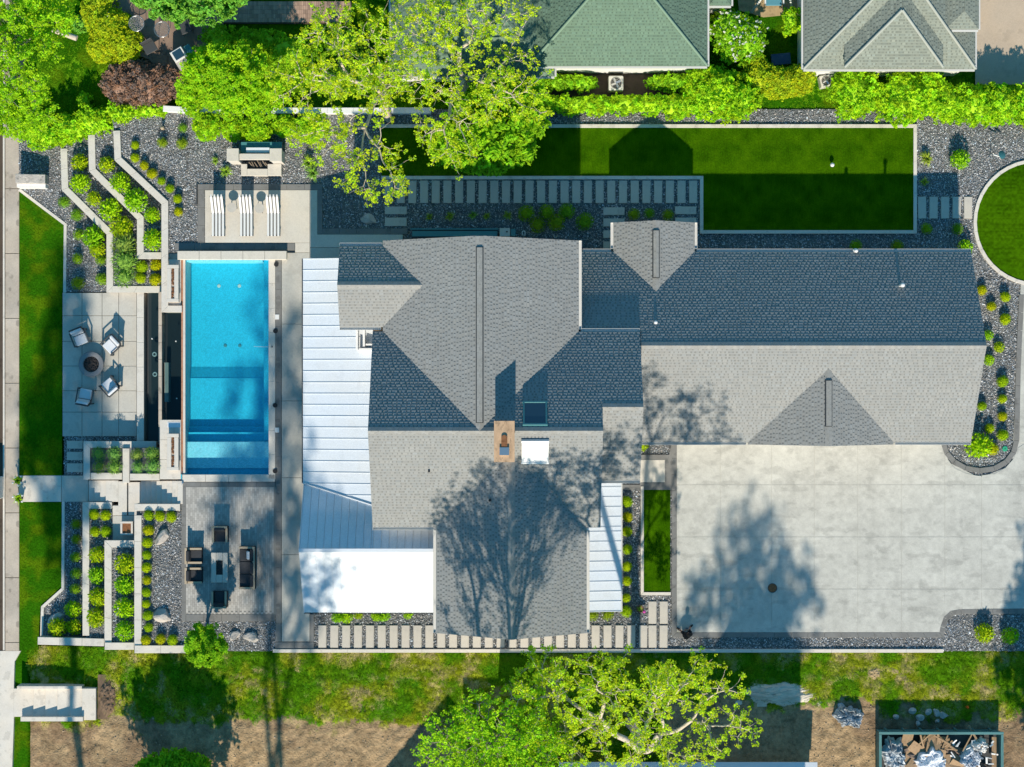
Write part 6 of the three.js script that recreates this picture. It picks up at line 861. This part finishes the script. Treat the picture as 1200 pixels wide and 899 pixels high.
{ // back yard patio and its things
  const o = structure('back_patio', 'brown earth and paver patio of the back yard'); M('slab', slabGeo(PP([[128, -40], [262, -40], [262, 30], [245, 60], [225, 92], [205, 100], [175, 70], [150, 60], [128, 20]]), 0.06, -1.2), mapMat(mottled(3, [0.235, 0.165, 0.125], 0.4, 711, 0.35), 0.95), o);
  const w = structure('brick_walk', 'tan brick walk beside the leafy beds'), list = [], r = rng(71); M('bed', slabGeo(rectP(250, 2, 412, 28), 0.035, -0.4), m.soil, w); for (let x = X(250) + 0.05; x < X(412); x += 0.105) for (let z = Z(2) + 0.1, j = 0; z < Z(28); z += 0.205, j++) { const k = 0.75 + 0.5 * r(); list.push({ p: v3(x, 0.04, z), q: new THREE.Quaternion().setFromAxisAngle(v3(0, 1, 0), Math.PI / 2), s: v3(1, 1, 1), c: [0.36 * k, 0.245 * k, 0.185 * k] }); } scatter(bx(0.198, 0.05, 0.098), list, mat([1, 1, 1], 0.9), 'bricks', null, w);
  const mu = structure('mulch_bed', 'dark mulch under the white wall'); M('mulch', slabGeo(PP([[612, 84], [835, 84], [835, 136], [612, 136]]), 0.0, -0.4), m.soil, mu);
  const dr = structure('neighbour_driveway', 'tan paved driveway beside the grey green house'); M('slab', slabGeo(rectP(1143, -60, 1330, 99), 0.02, -0.3), mapMat(mottled(4, [0.50, 0.40, 0.30], 0.12, 713, 0.1), 0.9), dr);
  const tb = thing('wire_table', 'round wire mesh table beside the blue green tree', 'table', [X(163.5), 0.06, Z(31)], 0, 'wire tables on the back patio'); M('table_top', merge([new THREE.TorusGeometry(0.37, 0.018, 6, 32).rotateX(Math.PI / 2).translate(0, 0.7, 0), ...Array.from({ length: 13 }, (_, i) => { const q = (i - 6) * 0.058, h = Math.sqrt(0.137 - q * q); return bar(v3(q, 0.7, -h), v3(q, 0.7, h), 0.006, 4); }), ...Array.from({ length: 13 }, (_, i) => { const q = (i - 6) * 0.058, h = Math.sqrt(0.137 - q * q); return bar(v3(-h, 0.7, q), v3(h, 0.7, q), 0.006, 4); })]), m.steel, tb); for (let k = 0; k < 4; k++) M('leg', bar(v3(Math.cos(k * 1.57) * 0.3, 0.7, Math.sin(k * 1.57) * 0.3), v3(Math.cos(k * 1.57) * 0.34, 0, Math.sin(k * 1.57) * 0.34), 0.014), m.steel, tb); dup(tb, [X(193), 0.06, Z(38)], 0.6);
  const bc = thing('patio_chair', 'dark metal patio chair between wire table and barberry', 'chair', [X(178), 0.06, Z(58)], 0.5); M('seat', rbx(0.62, 0.05, 0.52, 0, 0.42, 0, 0.03), m.charcoal, bc); M('backrest', rbx(0.6, 0.5, 0.05, 0, 0.45, -0.28, 0.02), m.charcoal, bc); for (const [x, z] of [[-0.27, -0.24], [0.27, -0.24], [-0.27, 0.24], [0.27, 0.24]]) M('leg', bar(v3(x, 0, z), v3(x, 0.44, z), 0.018), m.charcoal, bc); dup(bc, [X(219), 0.06, Z(34)], -1.2, 'dark metal patio chair in the shade beside the leafy bed');
  const ov = thing('stone_grill', 'stone clad outdoor grill with a dark steel top', 'grill', [X(211, 0.8), 0.06, Z(67, 0.8)], 0.55); M('body', bx(0.66, 0.85, 0.95, 0, 0, 0.05), m.stone, ov); M('grill_frame', rbx(0.62, 0.05, 0.56, 0, 0.85, -0.12, 0.02), m.plastic, ov); M('grill_top', rbx(0.46, 0.03, 0.42, 0, 0.9, -0.12, 0.01), m.glass, ov); M('side_shelf', bx(0.34, 0.04, 0.5, 0.52, 0.7, -0.1), m.teal, ov);
  const fl = thing('flower_tub', 'dark tub of pale flowers beside the clipped hedge', 'flower tub', [X(132), 0.06, Z(22)]); M('tub', cyl(0.2, 0.26, 0.35, 0, 0, 0, 16), m.charcoal, fl); M('foliage', geos.loose[0].clone().scale(0.25, 0.2, 0.25).translate(0, 0.4, 0), pm.loose, fl); M('blooms', merge(Array.from({ length: 9 }, (_, i) => new THREE.IcosahedronGeometry(0.05, 0).translate(0.2 * Math.cos(i * 2.4) * (i / 9), 0.6, 0.2 * Math.sin(i * 2.4) * (i / 9)))), m.plastic, fl);
  const lg = single('fallen_log', 'pale log edging the grass beside the clipped hedge', 'log', merge([bar(v3(-0.6, 0, 0.28), v3(0.55, 0.03, -0.22), 0.12, 10, 0.14)]), barkPale, [X(77), 0.02, Z(40)], -0.75);
  const tt = thing('garden_table', 'dark blue garden table in the shade between the houses', 'table', [X(913), 0.02, Z(72)], 0.1); M('table_top', rbx(0.95, 0.05, 0.55, 0, 0.6, 0, 0.03), mat([0.03, 0.06, 0.12], 0.5), tt); for (const [x, z] of [[-0.4, -0.2], [0.4, -0.2], [-0.4, 0.2], [0.4, 0.2]]) M('leg', bx(0.05, 0.6, 0.05, x, 0, z), m.charcoal, tt);
  const sw = thing('garden_swing', 'white framed garden swing with a blue cushion between the houses', 'swing', [X(905), 0.02, Z(2)]); M('seat', rbx(0.8, 0.1, 0.5, 0, 0.45, 0.05, 0.04), mat([0.08, 0.26, 0.34], 0.8), sw); M('backrest', rbx(0.8, 0.5, 0.08, 0, 0.55, -0.25, 0.04), mat([0.08, 0.26, 0.34], 0.8), sw); for (const s of [-1, 1]) { M('frame_leg', bar(v3(s * 0.55, 1.7, -0.1), v3(s * 1.0, 0, 0.5), 0.06), m.plastic, sw); M('frame_leg', bar(v3(s * 0.55, 1.7, -0.1), v3(s * 1.0, 0, -0.7), 0.06), m.plastic, sw); M('arm', bx(0.07, 0.05, 0.55, s * 0.44, 0.7, 0), m.plastic, sw); M('hanger', bar(v3(s * 0.44, 0.7, 0), v3(s * 0.5, 1.7, -0.1), 0.015), m.plastic, sw); } M('top_beam', bar(v3(-0.62, 1.7, -0.1), v3(0.62, 1.7, -0.1), 0.05), m.plastic, sw);
  const sp = structure('stone_strip', 'strip of tan stones under the garden swing'); M('bed', slabGeo(PP([[862, -30], [936, -30], [936, 16], [895, 20], [866, 12]]), 0.0, -0.3), m.straw, sp);
}
// ---------------------------------------------------------------- the vacant lot
function crumple(w, d, h, sd, n = 26, f = 7) { const g = new THREE.PlaneGeometry(2, 2, n, n).rotateX(-Math.PI / 2), q = g.attributes.position; for (let i = 0; i < q.count; i++) { const x = q.getX(i), z = q.getZ(i), u = x / 2 + 0.5, v = z / 2 + 0.5, a = Math.atan2(z, x), m1 = Math.max(Math.abs(x), Math.abs(z)), rr = Math.abs(fbm(u * 0.9 + 0.03, v * 0.9 + 0.03, f, 4, sd) - 0.5) * 2, k = 0.72 + 0.75 * (fbm(Math.cos(a) * 0.3 + 0.5, Math.sin(a) * 0.3 + 0.5, 9, 3, sd + 5) - 0.35), L2 = Math.hypot(x, z) || 1, sq = lerp(1, m1 / L2, 0.6), e = 1 - st(0.75, 1, m1); q.setXYZ(i, x * sq * k * w / 2 + 0.12 * w * (fbm(u, v, 5, 2, sd + 8) - 0.5), h * (e * (0.25 + 0.9 * (1 - rr * 1.6)) * (0.6 + 0.7 * fbm(u, v, 3, 2, sd + 11)) + 0.06 * rr), z * sq * k * d / 2 + 0.12 * d * (fbm(v, u, 5, 2, sd + 9) - 0.5)); } const t = g.toNonIndexed(); t.computeVertexNormals(); return t; }
{
  const gy = (px, py) => ter(px, py) + 0.07;
  const y = gy(1100, 880), o = thing('dumpster', 'teal steel dumpster full of building waste on the vacant lot', 'dumpster', [X(1103.5, 1), y, Z(905, 1)]), w = X(1175, 1) - X(1032, 1), d = 3.6, h = 0.95;
  const teal = mapMat(mottled(1.4, [0.075, 0.21, 0.215], 0.25, 721, 0.3, 256), 0.6);
  const zc = Z(859.5, 1) - o.position.z;
  for (const g of [bx(w, h, 0.06, 0, 0, zc + 0.03), bx(w, h, 0.06, 0, 0, zc + d), bx(0.06, h, d - 0.06, -w / 2 + 0.03, 0, zc + d / 2 + 0.015), bx(0.06, h, d - 0.06, w / 2 - 0.03, 0, zc + d / 2 + 0.015)]) M('side_panel', g, teal, o); M('floor', bx(w - 0.1, 0.08, d, 0, 0, zc + d / 2), m.charcoal, o);
  for (const g of [rbx(w + 0.14, 0.1, 0.13, 0, h, zc, 0.02), rbx(0.13, 0.1, d, -w / 2, h - 0.004, zc + d / 2 + 0.07, 0.02), rbx(0.13, 0.1, d, w / 2, h - 0.004, zc + d / 2 + 0.07, 0.02)]) M('rim', g, teal, o); for (let k = 0; k < 7; k++) M('rib', bx(0.09, h - 0.05, 0.07, -w / 2 + 0.4 + k * (w - 0.8) / 6, 0, zc - 0.04), teal, o);
  const wx = o.position.x, wz = o.position.z + zc, top = y + 0.5, r = rng(31);
  const heap = single('waste_heap', 'mixed building rubble filling the teal dumpster', 'waste', crumple(w - 0.2, 3.2, 0.35, 9, 40, 10), mapMat(mottled(1.5, [0.20, 0.15, 0.12], 0.6, 723, 0.5, 256, 8), 0.95), [wx, y + 0.32, wz + 1.75]); heap.userData.kind = 'stuff';
  const board = (label, grp, mt, n, sx, sy, sz, x0, x1, z0, z1, yy) => { for (let i = 0; i < n; i++) { const b = single({ card: 'cardboard_piece', wood: 'timber_offcut', white: 'white_scrap' }[grp], label, { card: 'cardboard', wood: 'timber', white: 'scrap' }[grp], rbx(sx * (0.6 + 0.8 * r()), sy, sz * (0.6 + 0.8 * r()), 0, 0, 0, 0.006, 1).rotateX((r() - 0.5) * 0.9).rotateZ((r() - 0.5) * 0.6), mt, [wx + lerp(x0, x1, r()), yy + 0.12 * r(), wz + lerp(z0, z1, r())], r() * 3.1, { card: 'cardboard in the dumpster', wood: 'timber in the dumpster', white: 'white scraps in the dumpster' }[grp]); } };
  board('torn brown cardboard lying on the waste in the dumpster', 'card', m.card, 13, 0.9, 0.02, 0.55, -1.6, 1.2, 0.35, 1.9, top + 0.12); board('timber offcut lying on the waste in the dumpster', 'wood', m.wood, 14, 0.9, 0.05, 0.09, -1.4, 1.9, 0.2, 0.9, top + 0.24); board('white plastic scrap lying on the waste in the dumpster', 'white', m.plastic, 34, 0.24, 0.012, 0.07, 0.6, 2.7, 0.4, 1.7, top + 0.2);
  single('plastic_sheet', 'crumpled silver foil sheet at the end of the dumpster', 'sheet', crumple(1.25, 1.9, 0.5, 41), m.tarp, [wx - w / 2 + 0.75, top + 0.02, wz + 1.1]); single('plastic_sheet', 'large white sheet draped over the waste in the dumpster', 'sheet', crumple(1.9, 1.5, 0.4, 43, 22, 4), m.sheet, [wx - 0.5, top + 0.1, wz + 1.45], 0.5); single('plastic_sheet', 'torn white film heaped at the rim of the dumpster', 'sheet', crumple(1.5, 1.1, 0.5, 53, 30, 11), m.sheet, [wx + 1.5, top + 0.02, wz + 1.35], 0.8); single('plastic_sheet', 'small white sheet in the far corner of the dumpster', 'sheet', crumple(0.9, 0.8, 0.35, 47), m.plastic, [wx + 1.95, top + 0.12, wz + 0.65]); single('door_panel', 'brown door panel leaning along the dumpster end', 'door panel', bx(0.22, 0.05, 1.7, 0, 0, 0).rotateZ(0.5), m.wood, [wx + w / 2 - 0.3, top + 0.2, wz + 1.1]);
  single('tarp_pile', 'heap of crumpled silver tarp on the tan earth', 'tarp', crumple(1.65, 1.2, 0.5, 51, 30, 8), m.tarp, [X(994), gy(994, 840) - 0.02, Z(840)], -0.2);
  boulder('small flat concrete lump in the shade of the dumpster', 1069, 833, gy(1069, 833), 0.36, 0.2, 0.3, 0.2, 21); for (const [i, [px, py, s]] of [[1078, 841, 0.42], [1088, 834, 0.36], [1097, 835, 0.4], [1106, 838, 0.46], [1098, 845, 0.24], [1076, 848, 0.3], [1050, 840, 0.3]].entries()) { boulder('broken stone lying in the shade of the dumpster', px, py, gy(px, py), s, 0.16, s * 0.75, i, 31 + i); scene.children[scene.children.length - 1].userData.group = 'broken stones beside the dumpster'; }
  const straw = (label, px, py, w2, d2, h2, sd, mt = m.straw) => { const n = 36, g = new THREE.PlaneGeometry(2, 2, n, n).rotateX(-Math.PI / 2), q = g.attributes.position; for (let i = 0; i < q.count; i++) { const x = q.getX(i), z = q.getZ(i), a = Math.hypot(x, z) + 0.55 * (fbm(x * 0.2 + 0.5, z * 0.2 + 0.5, 16, 4, sd) - 0.5), k = 1 - st(0.35, 0.92, a); q.setXYZ(i, x * w2 / 2, h2 * (k * (0.55 + 0.9 * fbm(x * 0.2 + 0.5, z * 0.2 + 0.5, 40, 3, sd + 3)) - 0.12), z * d2 / 2); } const t = g.toNonIndexed(); t.computeVertexNormals(); single('straw_pile', label, 'straw pile', t, mt, [X(px), gy(px, py) - 0.015, Z(py)]); };
  straw('small round pile of straw on the green turf', 1025, 790, 0.9, 0.8, 0.09, 3); straw('long ridge of pale straw and earth on the shaded turf', 912, 812, 4.4, 1.4, 0.2, 4, m.rubble); straw('low straw patch beside the round pile', 1050, 787, 0.6, 0.4, 0.05, 5); straw('mound of loose brown earth beside the concrete steps', 122, 822, 1.2, 2.2, 0.22, 6, m.soil2);
  const cn = thing('marker_flag', 'small orange marker on the turf edge above the dumpster', 'marker', [X(1134), gy(1134, 829), Z(829)]); M('base', cyl(0.1, 0.1, 0.02, 0, 0, 0, 12), m.orange, cn); M('cone', cyl(0.08, 0.02, 0.26, 0, 0.02, 0, 12), m.orange, cn);
  const rr = rng(91), lst = []; for (let i = 0; i < 2600; i++) { const px = 25 + rr() * 1180, py = 815 + rr() * 90; if (lotDirt(px, py) < 0.5) continue; if (px < 114 && py < 848) continue; const s = 0.015 + 0.04 * rr() * rr(), k = 0.2 + 0.3 * rr(); lst.push({ p: v3(X(px), gy(px, py) - 0.03, Z(py)), q: quatR(rr), s: v3(s, s * 0.7, s), c: [k, k * 0.78, k * 0.55] }); } scatter(new THREE.IcosahedronGeometry(1, 0), lst, mat([1, 1, 1], 1), 'earth_clods', 'loose clods and pebbles on the graded earth');
}
{ // the person sitting at the corner of the driveway, seen from above
  const P = thing('person', 'person in black clothes and shorts sitting at the driveway corner', 'person', [X(803.5), 0.09, Z(741.5)], 0);
  const skin = [0.42, 0.22, 0.16], cloth = [0.012, 0.011, 0.013], shoe = [0.015, 0.015, 0.017], hair = [0.012, 0.009, 0.007];
  const bones = [ // a, b, radii, colour
    [[0.02, 0.13, 0.10], [0.0, 0.30, 0.12], 0.155, 0.15, cloth], [[0.0, 0.30, 0.12], [0.03, 0.52, 0.04], 0.15, 0.165, cloth], [[-0.13, 0.56, 0.06], [0.20, 0.55, 0.0], 0.075, 0.075, cloth], [[0.04, 0.60, 0.02], [0.05, 0.69, 0.0], 0.055, 0.052, skin], [[0.05, 0.76, -0.01], [0.06, 0.83, -0.01], 0.088, 0.094, hair],
    [[-0.08, 0.12, 0.06], [-0.20, 0.38, -0.08], 0.088, 0.066, cloth], [[-0.20, 0.38, -0.08], [-0.30, 0.09, -0.16], 0.056, 0.04, skin], [[-0.30, 0.05, -0.15], [-0.42, 0.045, -0.24], 0.048, 0.04, shoe],
    [[0.10, 0.12, 0.02], [0.14, 0.38, -0.16], 0.088, 0.066, cloth], [[0.14, 0.38, -0.16], [0.20, 0.09, -0.28], 0.056, 0.04, skin], [[0.20, 0.05, -0.27], [0.31, 0.045, -0.38], 0.048, 0.04, shoe],
    [[-0.15, 0.54, 0.05], [-0.17, 0.34, -0.06], 0.055, 0.045, cloth], [[-0.17, 0.34, -0.06], [-0.05, 0.40, -0.20], 0.04, 0.03, skin], [[0.21, 0.53, 0.0], [0.21, 0.34, -0.10], 0.055, 0.045, cloth], [[0.21, 0.34, -0.10], [0.06, 0.40, -0.20], 0.04, 0.03, skin],
    [[-0.05, 0.40, -0.20], [-0.01, 0.41, -0.24], 0.032, 0.026, skin], [[0.06, 0.40, -0.20], [0.03, 0.41, -0.24], 0.032, 0.026, skin], [[0.055, 0.74, -0.09], [0.055, 0.735, -0.105], 0.02, 0.015, skin]];
  for (let k = 0; k < 5; k++) for (const s of [-1, 1]) bones.push([[0.01 + s * 0.03, 0.41, -0.235 + 0.006 * k], [0.01 + s * (0.006 + 0.004 * k), 0.425 - 0.008 * k, -0.262 + 0.01 * k], 0.009, 0.008, skin]);
  const N = 72, mc = new MarchingCubes(N, m.black, false, false, 60000), S = 1.04, off = v3(-0.55, -0.06, -0.55), A = v3(), B = v3(), q = v3(), bs = bones.map(([a, b, r0, r1, c]) => ({ a: v3(...a), d: v3(...b).sub(v3(...a)), r0, r1, c }));
  const sd = (b, p) => { q.copy(p).sub(b.a); const t = Math.min(1, Math.max(0, q.dot(b.d) / b.d.lengthSq())); return q.addScaledVector(b.d, -t).length() - lerp(b.r0, b.r1, t); };
  mc.isolation = 0; const pt = v3();
  for (let z = 0; z < N; z++) for (let y = 0; y < N; y++) for (let x = 0; x < N; x++) { pt.set(x / N * S, y / N * S, z / N * S).add(off); let s = 0; for (const b of bs) s += Math.exp(-sd(b, pt) * 70); mc.field[z * N * N + y * N + x] = Math.log(Math.max(s, 1e-30)) / 70; }
  mc.update(); const n = mc.count, pos = [], nor = [], col = [];
  for (let i = 0; i < n; i++) { pt.set((mc.positionArray[i * 3] + 1) / 2 * S, (mc.positionArray[i * 3 + 1] + 1) / 2 * S, (mc.positionArray[i * 3 + 2] + 1) / 2 * S).add(off); let best = 1e9, c = cloth; for (const b of bs) { const d = sd(b, pt); if (d < best) { best = d; c = b.c; } } if (c === hair && pt.z < -0.045 && pt.y < 0.82) c = skin; pos.push(pt.x, pt.y, pt.z); nor.push(mc.normalArray[i * 3], mc.normalArray[i * 3 + 1], mc.normalArray[i * 3 + 2]); col.push(...c); }
  const g = new THREE.BufferGeometry(); g.setAttribute('position', new THREE.Float32BufferAttribute(pos, 3)); g.setAttribute('normal', new THREE.Float32BufferAttribute(nor, 3)); g.setAttribute('color', new THREE.Float32BufferAttribute(col, 3));
  M('body', g, new THREE.MeshStandardMaterial({ vertexColors: true, roughness: 0.85 }), P);
  const rc = thing('remote_control', 'dark remote control held in the hands of the seated person', 'remote control', [X(803.5) + 0.01, 0.09 + 0.41, Z(741.5) - 0.275]); M('case', rbx(0.13, 0.035, 0.07, 0, 0, 0, 0.012), m.charcoal, rc); M('screen', bx(0.09, 0.008, 0.045, 0, 0.036, 0), m.glass, rc);
}
scene.traverse(o => { if (o.isMesh) { o.castShadow = true; o.receiveShadow = true; } });
renderer.render(scene, camera);
